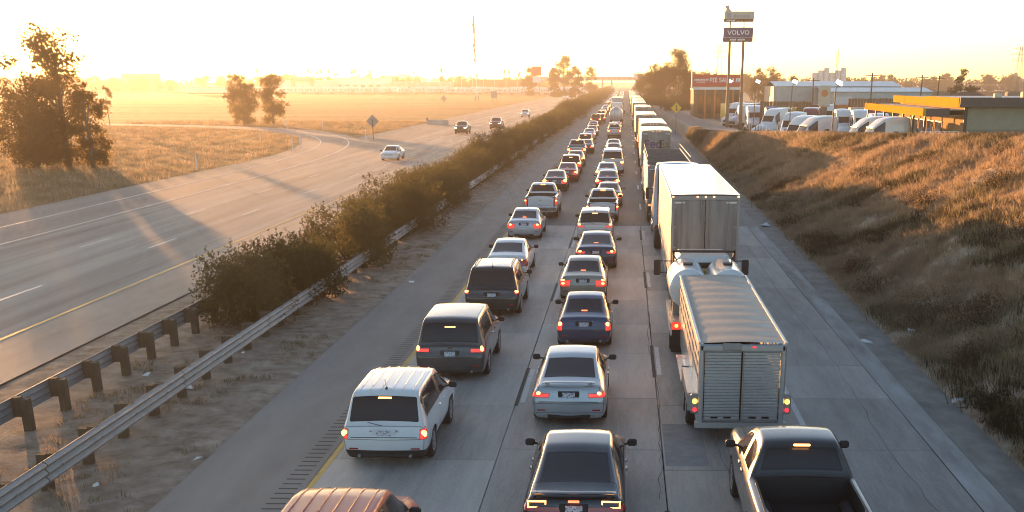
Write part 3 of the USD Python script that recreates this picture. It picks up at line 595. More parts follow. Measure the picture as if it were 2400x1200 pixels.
def vehicle(name, label, cat, K, W, mat, loc, rz=0.0, lights=((0, 1, 5, 6), (3,)), lod=1, glow=True, group=None, R=.34, plate_z=.80, core=((.80, 0),), brake3=True, ribs=0, rails=False, antenna=False, spoiler=None, bumper_dark=False, core_shape=(.075, .05), handlebar=None, head=False, dimlens=False, scale=None, third_z=None, mirror=True, decor=None, badge=False, clear=False):
    t = thing(name, label, cat, loc, rz, group, scale=scale)
    V, F, T, names = cage(K['st'], W, K['zrow'], K['wrow'], tagger(K, lights), col=None if K['deck'] or 'bed' in K else COL_WIDE)
    for _ in range(2 if lod == 0 else 1): V, F, T = cc(V, F, T)
    # keep the stated overall size
    lo, hi = V.min(0), V.max(0); V[:, 0] *= W / (hi[0] - lo[0]); V[:, 1] = (V[:, 1] - lo[1]) * K['L'] / (hi[1] - lo[1])
    V[:, 2] = K['zrow'][0] + (V[:, 2] - lo[2]) * (K['H'] - K['zrow'][0]) / (hi[2] - lo[2])
    N = normals(V, F)
    M = {'rear_window': M_glass, 'windshield': M_glass, 'side_window': M_glass, 'pillar': M_dark, 'tail_light': M_lensoff if dimlens else M_lens, 'headlight': M_head if head else M_lamp, 'grille': M_dark, 'floor': M_under, 'lower_valance': M_dark if bumper_dark else mat, 'front_valance': M_dark if bumper_dark else mat, 'sill': M_dark if bumper_dark else mat}
    if clear:
        M.update(rear_window=M_clear, windshield=M_clear, side_window=M_clear)
        yb = K['st'][K['glass_r'][1] + 1][0]; yp = K['st'][K['pillar']][0]
        for ys, nn in ((yb + .12, 3), (yp - .10, 2)):
            part(t, 'seat_back', rbox((0, ys, .78), (W * .68, .16, .55), .05), M_seat)
            for q_ in range(nn): part(t, 'headrest', rbox(((q_ - (nn - 1) / 2) * W * (.23 if nn == 3 else .36), ys - .02, 1.13), (.25, .10, .17), .04), M_seat)
        part(t, 'dashboard', rbox((0, K['st'][K['glass_f'][1]][0] + .05, .86), (W * .74, .4, .2), .06), M_seat); part(t, 'rear_shelf', bb(-W * .36, W * .36, K['st'][2][0] + .05, yb + .05, .90, .93), M_seat)
        if clear == 2: part(t, 'driver', trimesh.convex.convex_hull(np.vstack([trimesh.creation.icosphere(2, .11).apply_translation((-.36, yp + .12, 1.18)).vertices * 1.0])), M_seat)
    for q, nm in enumerate(names):
        f = F[T == q]; u, inv = np.unique(f, return_inverse=True); base = nm.split('#')[0]
        part(t, base, (V[u], inv.reshape(f.shape), N[u]), M.get(base, mat))
    def near(P, sel=None):
        D = np.abs(V[:, None] - np.asarray(P)).sum(2) if False else None
    rearV = np.unique(F[np.isin(T, [q for q, nm in enumerate(names) if nm.split('#')[0] in ('tail_light', 'tailgate', 'trunk_lid', 'rear_bumper', 'lower_valance')])]); RV = V[rearV]; RV = RV[RV[:, 1] < .5]
    def rear_y(x, z): d = np.hypot(RV[:, 0] - x, (RV[:, 2] - z) * 1.3); o = np.argsort(d)[:4]; return (RV[o, 1] * (1 / (d[o] + .01))).sum() / (1 / (d[o] + .01)).sum()
    topV = V[N[:, 2] > .3]
    def top_z(x, y): d = np.hypot(topV[:, 0] - x, topV[:, 1] - y); o = np.argsort(d)[:4]; return (topV[o, 2] / (d[o] + .01)).sum() / (1 / (d[o] + .01)).sum()
    # seams and rubber round the glass
    if lod == 0:
        E = np.stack([F, np.roll(F, -1, 1)], 2).reshape(-1, 2); TT = np.repeat(T, 4); key = np.sort(E, 1); key = key[:, 0].astype(np.int64) * len(V) + key[:, 1]
        o = np.argsort(key, kind='stable'); ks, to, eo = key[o], TT[o], E[o]; same = ks[1:] == ks[:-1]; a = np.nonzero(same)[0]
        a = a[to[a] != to[a + 1]]
        gl = [q for q, nm in enumerate(names) if nm.split('#')[0] in ('rear_window', 'windshield', 'side_window')]
        sk = [q for q, nm in enumerate(names) if nm.split('#')[0] in ('floor', 'sill')]
        VV, FF = [], []
        for i in a:
            if to[i] in sk or to[i + 1] in sk: continue
            p, q = eo[i]; g = to[i] in gl or to[i + 1] in gl; w = .018 if g else .005
            d = V[q] - V[p]; d /= np.linalg.norm(d) + 1e-9; s0, s1 = np.cross(d, N[p]), np.cross(d, N[q])
            k = len(VV); VV += [V[p] - s0 * w + N[p] * .0025, V[p] + s0 * w + N[p] * .0025, V[q] + s1 * w + N[q] * .0025, V[q] - s1 * w + N[q] * .0025]; FF.append([k, k + 1, k + 2, k + 3])
        part(t, 'seams', (np.array(VV), np.array(FF)), M_dark, kind='stuff')
    # wheels and wells
    for ja, jb in K['arch']:
        ya = (K['st'][ja][0] + K['st'][jb + 1][0]) / 2
        for s in (-1, 1):
            wheel_parts(t, s * (W / 2 - .115), ya, R, .225, s, lod)
        part(t, 'wheel_well', bb(-W * .455, W * .455, ya - .40, ya + .40, .22, K['zrow'][2] + .06), M_under)
    # lit brake lamps
    if glow:
        for s in (-1, 1):
            for (cx, cz) in core:
                z0 = cz if cz else None
                x = s * cx * W / 2
                zz = z0 if z0 else np.mean([v[2] for v in V[np.unique(F[np.isin(T, [q for q, nm in enumerate(names) if nm.startswith('tail_light')])])]])
                if core_shape == 'ring':
                    yr = rear_y(x, zz) - .012; part(t, 'brake_lamp', cat_([bb(x - .17, x + .17, yr - .01, yr + .02, zz + dz - .011, zz + dz + .011) for dz in (-.055, .055)] + [bb(x + dx - .012, x + dx + .012, yr - .009, yr + .019, zz - .055, zz + .055) for dx in (-.158, .158)]), M_brake)
                elif lod == 0:
                    pts = []
                    for a in np.linspace(-1, 1, 7):
                        for b in np.linspace(-1, 1, 5):
                            if a * a + b * b <= 1.05: pts.append((x + a * core_shape[0], 0, zz + b * core_shape[1]))
                    e = trimesh.creation.icosphere(2, 1.0); e.apply_scale((core_shape[0], .03, core_shape[1])); e.apply_translation((x, rear_y(x, zz) + .004, zz)); part(t, 'brake_lamp', e, M_brake)
                else:
                    e = trimesh.creation.icosphere(1, 1.0); e.apply_scale((core_shape[0] * 1.1, .04, core_shape[1] * 1.1)); e.apply_translation((x, rear_y(x, zz) - .0, zz)); part(t, 'brake_lamp', e, M_brake)
        if brake3:
            j = K['glass_r'][1] + 1; y3 = K['st'][j][0]
            if K['deck']: y3 = K['st'][2][0] + .14; z3 = top_z(0, y3) + .012
            else: y3 = y3 - .045; z3 = top_z(0, y3) + .0
            if third_z: y3, z3 = third_z
            part(t, 'high_brake_light', rbox((0, y3, z3), (.30 if not K['deck'] else .20, .05, .035), .01), M_brake2 if K['deck'] else M_brake)
    if plate_z:
        part(t, 'number_plate', rbox((0, rear_y(0, plate_z) - .008, plate_z), (.31, .02, .155), .008), M_plate)
    if mirror:
        jm = K['glass_f'][1]; ym = K['st'][jm][0] + .05; zm = K['st'][jm][1] + .06
        for s in (-1, 1):
            mm = cat_([rbox((s * (W / 2 + .105), ym, zm), (.20, .10, .15), .035), cyl((s * (W / 2 - .06), ym + .03, zm - .05), (s * (W / 2 + .05), ym + .02, zm - .02), .025, 6)])
            mp = part(t, 'mirror', mm, mat if lod and not bumper_dark else M_dark)
    if lod == 0:
        for s in (-1, 1):
            for yy in (K['st'][K['pillar']][0] - .18, K['st'][K['pillar'] + 2][0] - .28):
                part(t, 'door_handle', rbox((s * (W / 2 * .985 + .012), yy, K['st'][K['pillar']][1] - .09), (.03, .19, .03), .01), mat)
        zb = K['zrow'][0] + .14
        for s in (-1, 1):
            part(t, 'bumper_reflector', rbox((s * W * .36, rear_y(s * W * .36, zb + .10) - .006, zb + .10), (.20, .014, .035), .006), M_lensoff)
            if 'bed' not in K: part(t, 'exhaust_tip', cyl((s * W * .30, .02, zb - .06), (s * W * .30, .22, zb - .06), .035, 10), M_steel)
        if 'bed' not in K:
            part(t, 'lower_diffuser', rbox((0, rear_y(0, zb - .06) + .012, zb - .05), (W * .56, .05, .10), .02), M_dark)
            zc = plate_z or .8
            part(t, 'plate_recess', rbox((0, rear_y(0, zc) + .006, zc + .01), (.52, .03, .20), .02), M_dark if K['deck'] else mat)
            part(t, 'bumper_step', rbox((0, rear_y(0, K['zrow'][2] + .015) - .004, K['zrow'][2] + .012), (W * .78, .02, .012), .004), M_dark)
        if not K['deck'] and 'bed' not in K:
            part(t, 'rear_wiper', cyl((0, .02, K['st'][1][2] + .035), (-.34, .09, K['st'][1][2] + .10), .008, 5), M_dark)
    for q in range(ribs):
        x = (q - (ribs - 1) / 2) * W * .62 / max(1, ribs - 1); y0, y1 = K['st'][3][0] - .05, K['st'][7][0] - .18
        yy = np.linspace(y0, y1, 8); pts = np.array([[x, y, top_z(x, y) + .006] for y in yy])
        part(t, 'roof_rib', cat_([cyl(pts[i], pts[i + 1], .016, 6) for i in range(7)]), mat)
    if rails:
        for s in (-1, 1):
            x = s * W * .33; yy = np.linspace(K['st'][3][0] - .1, K['st'][7][0] - .1, 8); pts = np.array([[x, y, top_z(x, y) + (.05 if 0 < i < 7 else .0)] for i, y in enumerate(yy)])
            part(t, 'roof_rail', cat_([cyl(pts[i], pts[i + 1], .018, 6) for i in range(7)]), M_dark)
    if antenna:
        y = K['st'][3][0] - .02; part(t, 'antenna', cat_([rbox((0, y, top_z(0, y) + .02), (.05, .12, .05), .02), cyl((0, y, top_z(0, y) + .03), (0, y - .12, top_z(0, y) + .24), .005, 5)]), M_dark)
    if spoiler:
        y, z, h, wd = spoiler; P = np.array([[x, y + .10 * (x / wd * 2) ** 2, z + h - .04 * abs(x / wd * 2) ** 3] for x in np.linspace(-wd / 2, wd / 2, 15)])
        part(t, 'spoiler', sweep(P, [(-.08, .012), (0, .03), (.085, .012), (.07, -.008), (-.06, -.008)], True), mat, 40)
        part(t, 'spoiler_foot', cat_([bb(s * wd * .42 - .05, s * wd * .42 + .05, y + .03, y + .12, z - .04, z + h) for s in (-1, 1)]), mat)
    if handlebar: part(t, 'chrome_trim', rbox((0, rear_y(0, handlebar) - .012, handlebar), (.62, .03, .035), .012), M_chrome)
    if badge: part(t, 'badge', rbox((0, rear_y(0, badge) - .006, badge), (.10, .016, .08), .02), M_chrome)
    if 'bed' in K:
        y0, y1 = .06, K['st'][4][0]; z1 = K['rail']; w = W / 2 * .82
        part(t, 'bed_liner', cat_([bb(-w, w, y0, y1, .72, .78), bb(-w - .04, -w, y0, y1, .72, z1 - .005), bb(w, w + .04, y0, y1, .72, z1 - .005), bb(-w - .04, w + .04, y0 - .02, y0 + .03, .72, z1 - .02), bb(-w - .04, w + .04, y1 - .03, y1 + .05, .72, z1 + .01)]), M_dark)
        part(t, 'bed_ribs', cat_([bb(-w + .08 + .16 * i, -w + .15 + .16 * i, y0 + .06, y1 - .05, .78, .795) for i in range(int(2 * w / .16))]), M_dark)
        for s in (-1, 1): part(t, 'bed_wheel_box', rbox((s * (w - .1), 1.2, .9), (.22, .95, .26), .06), M_dark)
        part(t, 'rear_bumper_bar', rbox((0, -.09, .60), (W * .95, .16, .17), .03), M_chrome if lod == 0 else M_steel)
    return t
# ---------------------------------------------------------------- heavy vehicles
M_twhite = paint('truck_white', (.66, .66, .64), 0, .35)
M_box = noisy('trailer_white', [(.28, (.36, .335, .29)), (.48, (.62, .605, .57)), (1, (.76, .75, .72))], 1.4, (1.6, 1.6, .22), .36, coat_weight=.6)
M_roof = noisy('trailer_roof', [(.25, (.62, .61, .58)), (1, (.80, .79, .76))], .6, (1, .5, 1), .22, coat_weight=1.0, coat_roughness=.12)
M_door = noisy('trailer_door', [(.25, (.10, .093, .085)), (.5, (.225, .213, .20)), (1, (.32, .305, .29))], 1.6, (1.8, 1, .2), .45)
M_alu = noisy('brushed_aluminium', [(0, (.36, .36, .36)), (1, (.60, .60, .59))], 3.0, (.3, 1, 5), .36, metal=.85)
M_grey = noisy('grey_tarpaulin', [(0, (.05, .05, .05)), (1, (.19, .185, .175))], 2.2, (1, .35, 1), .55, .5, 8)
M_red = paint('truck_red', (.30, .022, .018)); M_blue = paint('truck_blue', (.30, .45, .62), 0, .2); M_orange = paint('truck_orange', (.50, .14, .03)); M_maroon = paint('truck_maroon', (.13, .02, .025)); M_navy = paint('truck_navy', (.03, .04, .12)); M_yel = paint('truck_yellow', (.60, .36, .04))
M_marker = emit('marker_lamp', (1.0, .42, .20), .6); M_redlamp = emit('red_lamp', (1.0, .05, .07), .22)
def wheelset(t, y, W, R=.50, dual=True):
    for s in (-1, 1):
        x = s * (W / 2 - (.31 if dual else .16)); w = .56 if dual else .28
        part(t, 'wheel', lathe([(0, -w / 2), (R * .9, -w / 2), (R, -w / 2 + .05), (R, w / 2 - .05), (R * .9, w / 2), (0, w / 2)], 'x', 18, (x, y, R)), M_rubber, 40)
        part(t, 'hub', lathe([(0, -w / 2 - .01), (R * .55, -w / 2 - .012), (R * .55, w / 2 + .012), (0, w / 2 + .01)], 'x', 14, (x, y, R)), M_rim, 40)
def trailer(label, x, y0, L, W=2.55, H=4.1, side=M_box, roof=M_roof, back=M_door, style='swing', zf=1.15, lamps=True, text=None, ribs=True, group=None, name='box_trailer'):
    t = thing(name, label, 'trailer', (x, y0, 0), 0, group)
    h = W / 2
    part(t, 'side_wall', bb(-h, -h + .04, .06, L, zf, H - .06), side); part(t, 'side_wall', bb(h - .04, h, .06, L, zf, H - .06), side)
    part(t, 'front_wall', bb(-h + .04, h - .04, L - .05, L, zf, H - .06), side); part(t, 'floor', bb(-h + .04, h - .04, .06, L - .05, zf, zf + .12), M_under)
    # crowned roof
    ys = np.linspace(.02, L, 16); xs = np.linspace(-h, h, 9); V = np.array([[a, b, H - .035 + .035 * (1 - (a / h) ** 2)] for b in ys for a in xs]); nx = 9
    F = np.array([[j * nx + i, j * nx + i + 1, (j + 1) * nx + i + 1, (j + 1) * nx + i] for j in range(15) for i in range(8)])
    part(t, 'roof', (V, F), roof)
    if style == 'tarp':
        for k, yy in enumerate(np.arange(.5, L, 1.15)): part(t, 'roof_bow', cat_([cyl((a, yy, H + .035 * (1 - (a / h) ** 2) - .01), (b, yy, H + .035 * (1 - (b / h) ** 2) - .01), .045, 6) for a, b in zip(xs[:-1], xs[1:])]), roof)
    for s in (-1, 1):
        part(t, 'top_rail', bb(s * h - .02, s * h + .02, .03, L, H - .13, H - .025), M_steel); part(t, 'bottom_rail', bb(s * h - .02, s * h + .02, .03, L, zf - .14, zf + .03), M_steel)
        if ribs:
            for k in range(9): part(t, 'side_rib', bb(s * h - .004, s * h + .013, .1, L - .1, zf + .25 + k * .30, zf + .28 + k * .30), side)
        part(t, 'rear_post', bb(s * h - (.09 if s > 0 else -.0), s * h - (0 if s > 0 else -.09), -.02, .06, zf - .1, H - .05), M_steel)
    part(t, 'rear_header', bb(-h + .09, h - .09, -.02, .06, H - .20, H - .05), M_steel); part(t, 'rear_sill', bb(-h, h, -.03, .06, zf - .16, zf + .04), M_steel)
    a, b, z0, z1 = -h + .095, h - .095, zf + .05, H - .21
    if style in ('swing', 'tarp'):
        part(t, 'door', bb(a, -.012, 0, .045, z0, z1), back); part(t, 'door', bb(.012, b, 0, .045, z0, z1), back)
        for xx in (a + .30, -.16, .16, b - .30):
            part(t, 'lock_bar', cyl((xx, -.025, z0 - .1), (xx, -.025, z1 + .05), .017, 8), M_steel)
        for xx in (-.16, .16): part(t, 'lock_handle', bb(xx - .01, xx + .24, -.05, -.03, z0 + .75, z0 + .79), M_steel)
        for xx in (a + .02, b - .02):
            for zz in np.linspace(z0 + .25, z1 - .25, 4): part(t, 'hinge', bb(xx - .07, xx + .07, -.018, .0, zz - .03, zz + .03), M_steel)
    else:
        n = 8
        for k in range(n): part(t, 'door_panel', bb(a, b, 0, .04, z0 + (z1 - z0) * k / n + .006, z0 + (z1 - z0) * (k + 1) / n - .006), back)
        part(t, 'latch', bb(-.06, .06, -.03, 0, z0 + .2, z0 + .5), M_steel)
    if text:
        for s_, col, x_ in text:
            tm = meshkit.text_mesh(s_, .62, .012, True); tm.apply_transform(trimesh.transformations.rotation_matrix(PI / 2, [1, 0, 0])); tm.apply_translation((x_, -.004, z0 + 1.48)); part(t, 'lettering', tm, col)
    if lamps:
        for q in range(8): part(t, 'reflective_tape', bb(-h + .12 + q * .29, -h + .38 + q * .29, -.036, -.031, zf - .08, zf - .03), M_white if q % 2 else M_lensoff)
        for xx in (a + .02, b - .40): part(t, 'reflective_tape', bb(xx, xx + .38, -.006, -.001, z1 - .12, z1 - .06), M_white)
        for xx in (-h + .06, -.30, 0, .30, h - .06): part(t, 'marker_lamp', rbox((xx, -.035, H - .09), (.075, .03, .045), .01), M_marker)
    for xx in (-h + .14, h - .14):
        part(t, 'tail_lamp', rbox((xx, -.045, zf - .06), (.16, .03, .1), .02), M_brake2)
        part(t, 'mudflap', bb(xx * .78 - .3, xx * .78 + .3, .35, .365, .25, zf - .16), M_dark)
    part(t, 'underride_bar', cat_([bb(-h + .1, h - .1, .0, .1, .50, .60), bb(-.6, -.52, .02, .08, .55, zf - .1), bb(.52, .6, .02, .08, .55, zf - .1)]), M_steel)
    for yy in (1.5, 2.75): wheelset(t, yy, W)
    part(t, 'chassis', bb(-.5, .5, .3, L - .4, zf - .35, zf), M_under)
    if L > 10: part(t, 'side_skirt', bb(-h, -h + .02, 4.5, L - 4.5, .45, zf - .15), side); 
    return t
def tractor_cage():
    H = 3.95
    s = [(0, 2.0, H - .10, .97, .92), (.08, 2.05, H - .03, .98, .92), (1.5, 2.05, H, .98, .90), (2.35, 2.05, H - .22, .98, .86), (2.45, 2.05, H - .26, .98, .86), (3.15, 2.0, H - .80, .97, .82), (3.25, 1.98, H - .86, .97, .82), (3.85, 1.80, 2.02, .90, .80), (4.25, 1.70, 1.92, .82, .70), (4.7, 1.62, 1.82, .84, .66), (5.25, 1.5, 1.68, .90, .60), (5.8, 1.30, 1.45, .94, .60), (6.05, 1.05, 1.15, .88, .62)]
    return dict(st=s, L=6.05, H=H, zrow=(.42, .62, 1.12), wrow=(.94, .98, 1.0, 1.0))
_tk = None
def tractor(label, loc, rz, mat, low=None, group=None, box=None, name='semi_tractor', cat='truck', day=False):
    """box: colour of a box body behind the cab"""
    global _tk
    K = tractor_cage(); W = 2.5
    def f(side, a, b):
        if side == 'top':
            if b == 6 and 1 <= a <= 5: return 'windshield'
            return 'roof_fairing' if b < 5 else 'hood' if b > 6 else 'cab'
        if side == 'bottom': return None if b in (9, 10) and a in (0, 6) else 'floor'
        if side in ('left', 'right'):
            if b < 2 and a in (9, 10): return None
            if b == 4 and a in (3, 4): return 'side_window#' + side
            if b == 4 and a == 5: return 'side_window#' + side
            return 'sleeper' if a < 3 else 'cab' if a < 8 else 'hood'
        if side == 'front':
            if b in (1, 2, 3) and 2 <= a <= 4: return 'grille'
            if b == 3 and a in (0, 1, 5, 6): return 'headlight#' + ('left' if a < 3 else 'right')
            return 'front_bumper' if b < 2 else 'hood'
        return 'sleeper'
    if _tk is None:
        V, F, T, names = cage(K['st'], W, K['zrow'], K['wrow'], f, crown=.09); V, F, T = cc(V, F, T); V, F, T = cc(V, F, T) if False else (V, F, T)
        lo, hi = V.min(0), V.max(0); V[:, 0] *= W / (hi[0] - lo[0]); V[:, 1] = (V[:, 1] - lo[1]) * K['L'] / (hi[1] - lo[1]); _tk = V, F, T, names, normals(V, F)
    V, F, T, names, N = _tk
    if day: V = V.copy(); V[:, 2] = np.where(V[:, 2] > 1.9, 1.9 + (V[:, 2] - 1.9) * .40, V[:, 2])
    t = thing(name, label, cat, loc, rz, group)
    for q, nm in enumerate(names):
        fq = F[T == q]; u, inv = np.unique(fq, return_inverse=True); base = nm.split('#')[0]
        part(t, base, (V[u], inv.reshape(fq.shape), N[u]), {'windshield': M_glass, 'side_window': M_glass, 'grille': M_dark, 'headlight': M_lamp, 'floor': M_under, 'hood': low or mat, 'cab': low or mat}.get(base, mat))
    part(t, 'chassis', bb(-.45, .45, -3.0, 5.2, .55, .85), M_under)
    part(t, 'fifth_wheel', bb(-.5, .5, -2.2, -1.2, .9, 1.05), M_dark)
    for y in (-2.35, -1.0): wheelset(t, y, W, .5)
    wheelset(t, 4.75, W, .5, False)
    for s in (-1, 1):
        part(t, 'fuel_tank', lathe([(0, .8), (.3, .8), (.32, .85), (.32, 2.3), (.3, 2.35), (0, 2.35)], 'y', 14, (s * 1.02, 0, .75)), M_chrome, 40)
        part(t, 'mirror', cat_([rbox((s * 1.48, 3.35, 2.2), (.16, .12, .62), .03), cyl((s * 1.2, 3.3, 2.45), (s * 1.45, 3.35, 2.45), .02, 5), cyl((s * 1.2, 3.3, 1.95), (s * 1.45, 3.35, 1.95), .02, 5)]), M_dark)
        part(t, 'sleeper_window', rbox((s * 1.235, 1.25, 2.1 if day else 2.55), (.03, .5, .3), .01), M_glass)
        part(t, 'exhaust_stack', cyl((s * .95, -.12, 1.0), (s * .95, -.12, 2.6 if day else 3.7), .07, 8), M_chrome)
    if box: part(t, 'box_body', bb(-1.25, 1.25, -5.2, -.4, 1.1, 3.9), box)
    if not day: part(t, 'sun_visor', bb(-.9, .9, 3.30, 3.42, 2.98, 3.06), low or mat)
    return t
# ---------------------------------------------------------------- truck yard and buildings on the right
M_stucco = noisy('tan_stucco', [(0, (.40, .28, .15)), (1, (.52, .37, .21))], 1.2, (1, 1, 1), 1.0, .3, 30, spec=0.0)
M_stucco2 = noisy('olive_block_wall', [(0, (.22, .20, .14)), (1, (.30, .275, .20))], .8, (1, 1, 1), .85, .3, 20)
M_fascia = noisy('yellow_fascia', [(0, (.46, .26, .025)), (1, (.58, .34, .04))], .5, (1, 1, 3), 1.0, spec=0.0)
M_brownf = plain('dark_brown_fascia', (.085, .065, .055), .7)
M_roofw = noisy('white_roofing', [(0, (.45, .45, .45)), (1, (.62, .62, .62))], .4, (1, 1, 1), .5)
M_bronze = plain('bronze_frame', (.05, .035, .025), .5)
M_redt = noisy('red_tile_roof', [(0, (.10, .045, .035)), (1, (.20, .08, .055))], 3, (1, 1, 1), .8)
M_metal = noisy('grey_green_cladding', [(0, (.30, .35, .34)), (1, (.42, .47, .46))], .3, (4, 1, .2), .5)
M_metal2 = noisy('pale_metal_roof', [(0, (.42, .47, .48)), (1, (.55, .6, .61))], .3, (3, 1, 1), .4)
M_brownw = noisy('brown_slat_screen', [(0, (.10, .062, .035)), (1, (.20, .13, .075))], 1.0, (2.5, 1, .15), .85)
M_cream = noisy('cream_panel', [(0, (.50, .40, .30)), (1, (.62, .50, .38))], 1, (1, 1, 1), .7)
M_signw = plain('sign_white', (.72, .72, .70), .4); M_signr = noisy('banner_red', [(0, (.42, .03, .025)), (1, (.55, .05, .035))], .7, (1, 1, 1), .5); M_signb = plain('sign_navy', (.035, .035, .13), .35); M_signg = noisy('sign_grey', [(0, (.40, .37, .30)), (1, (.52, .48, .40))], .8, (1, 1, 1), .5); M_signbl = plain('sign_grey_blue', (.25, .30, .34), .5)
M_pole = noisy('rusty_pole', [(0, (.14, .09, .06)), (1, (.24, .16, .10))], 2, (2, 2, .4), .6)
M_pw = noisy('utility_wood', [(0, (.06, .045, .035)), (1, (.13, .10, .08))], 3, (3, 3, .3), .9)
# yellow-fronted building
b = thing('dealer_building', 'yellow-fronted low building with a flat white roof and long canopy at the right', 'building', (0, 0, 0))
g0 = .9
part(b, 'front_wall', bb(29.75, 62, 106, 106.25, g0, 5.85), M_stucco2)
part(b, 'wall_base_band', bb(29.75, 62, 105.97, 106.0, g0, 3.95), noisy('base_band', [(0, (.16, .145, .11)), (1, (.22, .20, .155))], .8))
part(b, 'side_wall', bb(29.5, 29.75, 106, 131, g0, 5.85), M_stucco)
part(b, 'corner_trim', bb(29.45, 29.75, 105.9, 106, g0, 5.85), M_bronze)
part(b, 'roof_deck', bb(29.0, 62, 105.3, 131, 6.36, 6.44), M_roofw)
part(b, 'front_fascia', bb(28.75, 62, 104.95, 105.2, 5.85, 6.62), M_brownf); part(b, 'side_fascia', bb(28.7, 28.95, 105.2, 117, 5.82, 6.6), M_fascia); part(b, 'side_fascia', bb(28.7, 28.95, 117, 131, 5.82, 6.5), M_fascia)
part(b, 'canopy_fascia', bb(25.9, 26.15, 106, 132, 5.06, 5.72), M_fascia); part(b, 'canopy_end', bb(26.15, 28.2, 106, 106.2, 5.02, 5.7), M_brownf); part(b, 'canopy_roof', bb(26.1, 29.5, 106.2, 132, 5.55, 5.62), M_roofw); part(b, 'canopy_soffit', bb(26.15, 29.5, 106.2, 132, 5.06, 5.12), M_stucco)
for y in np.arange(106.6, 132, 4.2): part(b, 'canopy_post', bb(26.2, 26.36, y, y + .16, g0, 5.06), M_bronze)
for y in np.arange(113, 130, 3.1):
    w = part(b, 'window', bb(29.44, 29.52, y, y + 2.5, 1.8, 4.4), M_bronze); part(w, 'pane', bb(29.41, 29.45, y + .1, y + 2.4, 1.9, 4.3), M_glass)
part(b, 'railing', cat_([cyl((25.4, 104, z), (28.6, 104, z), .025, 6) for z in (3.55, 3.85)] + [cyl((x, 104, 3.0), (x, 104, 3.9), .02, 6) for x in np.linspace(25.4, 28.6, 9)]), M_signw)
for x, y, s in ((47.6, 120, 1.2), (34, 112, .5), (38.5, 118, .6)): part(b, 'rooftop_unit', rbox((x, y, 6.44 + s * .45), (s * 1.3, s * 1.2, s * .9), .04), M_cream)
part(b, 'roof_vent', cyl((41, 116, 6.4), (41, 116, 6.9), .12, 8), M_steel)
# long metal warehouse
w = thing('warehouse', 'long grey-green metal warehouse with two roof levels behind the truck yard', 'building')
def gable(x0, x1, y0, y1, z0, ze, zr):
    V = np.array([[x0, y0, ze], [x1, y0, ze], [x1, (y0 + y1) / 2, zr], [x0, (y0 + y1) / 2, zr], [x0, y1, ze], [x1, y1, ze]], float); return V, np.array([[0, 1, 2, 3], [3, 2, 5, 4]])
part(w, 'wall', bb(28.2, 51.5, 230, 246, 0, 6.9), M_metal); part(w, 'roof', gable(28, 51.8, 229.6, 246.4, 0, 6.95, 7.85), M_metal2)
part(w, 'lower_wall', bb(36, 55.5, 222, 229.9, 0, 6.0), M_metal); part(w, 'lower_roof', gable(35.8, 55.8, 221.6, 236, 0, 6.05, 6.75), M_metal2)
for x in (38.2, 50.3): part(w, 'roller_door', bb(x, x + 2.9, 221.93, 221.98, 0, 5.2), M_metal2)
part(w, 'end_panel', bb(27.9, 28.2, 230.2, 245.8, .1, 6.9), M_cream)
# slatted screens / pallet stacks in the yard
def screen(label, x0, x1, y, z0, z1):
    t = thing('slat_screen', label, 'fence')
    for x in np.arange(x0, x1, .5): part(t, 'board', bb(x + .02, x + .48, y + rng.uniform(-.03, .03), y + .08, z0, z1 + rng.uniform(-.04, .04)), M_brownw)
    part(t, 'rail', bb(x0, x1, y + .1, y + .2, z1 - .3, z1 - .18), M_brownw)
screen('long brown board screen standing behind the white trucks', 36.5, 48.5, 200, .2, 5.2)
screen('lower brown board screen left of the round cream sign', 21.0, 28.6, 190, .2, 4.9)
# red tile roof house
h = thing('tile_roof_house', 'low house with a dark red hipped roof behind the yellow canopy', 'building')
part(h, 'wall', bb(53.5, 64.5, 206, 216, 0, 3.6), M_cream)
part(h, 'roof', (np.array([[52.5, 205, 3.5], [65.5, 205, 3.5], [65.5, 217, 3.5], [52.5, 217, 3.5], [57.5, 211, 6.1], [60.5, 211, 6.1]], float), np.array([[0, 1, 5, 4], [2, 3, 4, 5], [1, 2, 5, 5], [3, 0, 4, 4]])), M_redt)
# cream round-topped sign
sg = thing('pylon_sign', 'cream round-topped sign board with an orange disc in the truck yard', 'sign', (29.3, 180, 0))
part(sg, 'board', cat_([rbox((0, 0, 5.8), (1.75, .3, 3.0), .3)]), M_cream); part(sg, 'disc', lathe([(0, -.17), (.5, -.17), (.5, .17), (0, .17)], 'y', 20, (0, 0, 6.2)), M_orange); part(sg, 'post', bb(-.5, .5, -.12, .12, 0, 4.3), M_pole)
# low red-banner restaurant building
r = thing('banner_building', 'flat building with a long red banner beside the tallest brown tree', 'building')
part(r, 'wall', bb(14.6, 24.5, 262, 274, 0, 6.1), M_brownw); part(r, 'parapet', bb(14.4, 24.7, 261.6, 262, 6.1, 6.75), M_signw); part(r, 'roof', bb(14.5, 24.6, 262.0, 274, 6.1, 6.3), M_roofw)
part(r, 'banner', bb(14.3, 24.6, 261.35, 261.5, 6.72, 9.2), M_signr); part(r, 'banner_frame', bb(14.0, 14.3, 261.3, 262.5, 6.2, 9.9), M_cream); part(r, 'banner_back', bb(14.3, 24.6, 261.52, 261.7, 6.75, 9.1), M_brownw)
tm = meshkit.text_mesh('PIE SALE', .85, .03, True); tm.apply_scale((4.4 / tm.extents[0], 1, 1)); tm.apply_transform(trimesh.transformations.rotation_matrix(PI / 2, [1, 0, 0])); tm.apply_translation((17.95 - tm.bounds[0][0], 261.34, 7.65)); part(r, 'lettering', tm, M_signw)
for a_, w_, h_ in ((22.75, .32, .8), (23.25, .12, .15), (23.5, .34, .8), (24.0, .34, .8)): part(r, 'small_print', bb(a_, a_ + w_, 261.3, 261.36, 7.65, 7.65 + h_), M_signw)
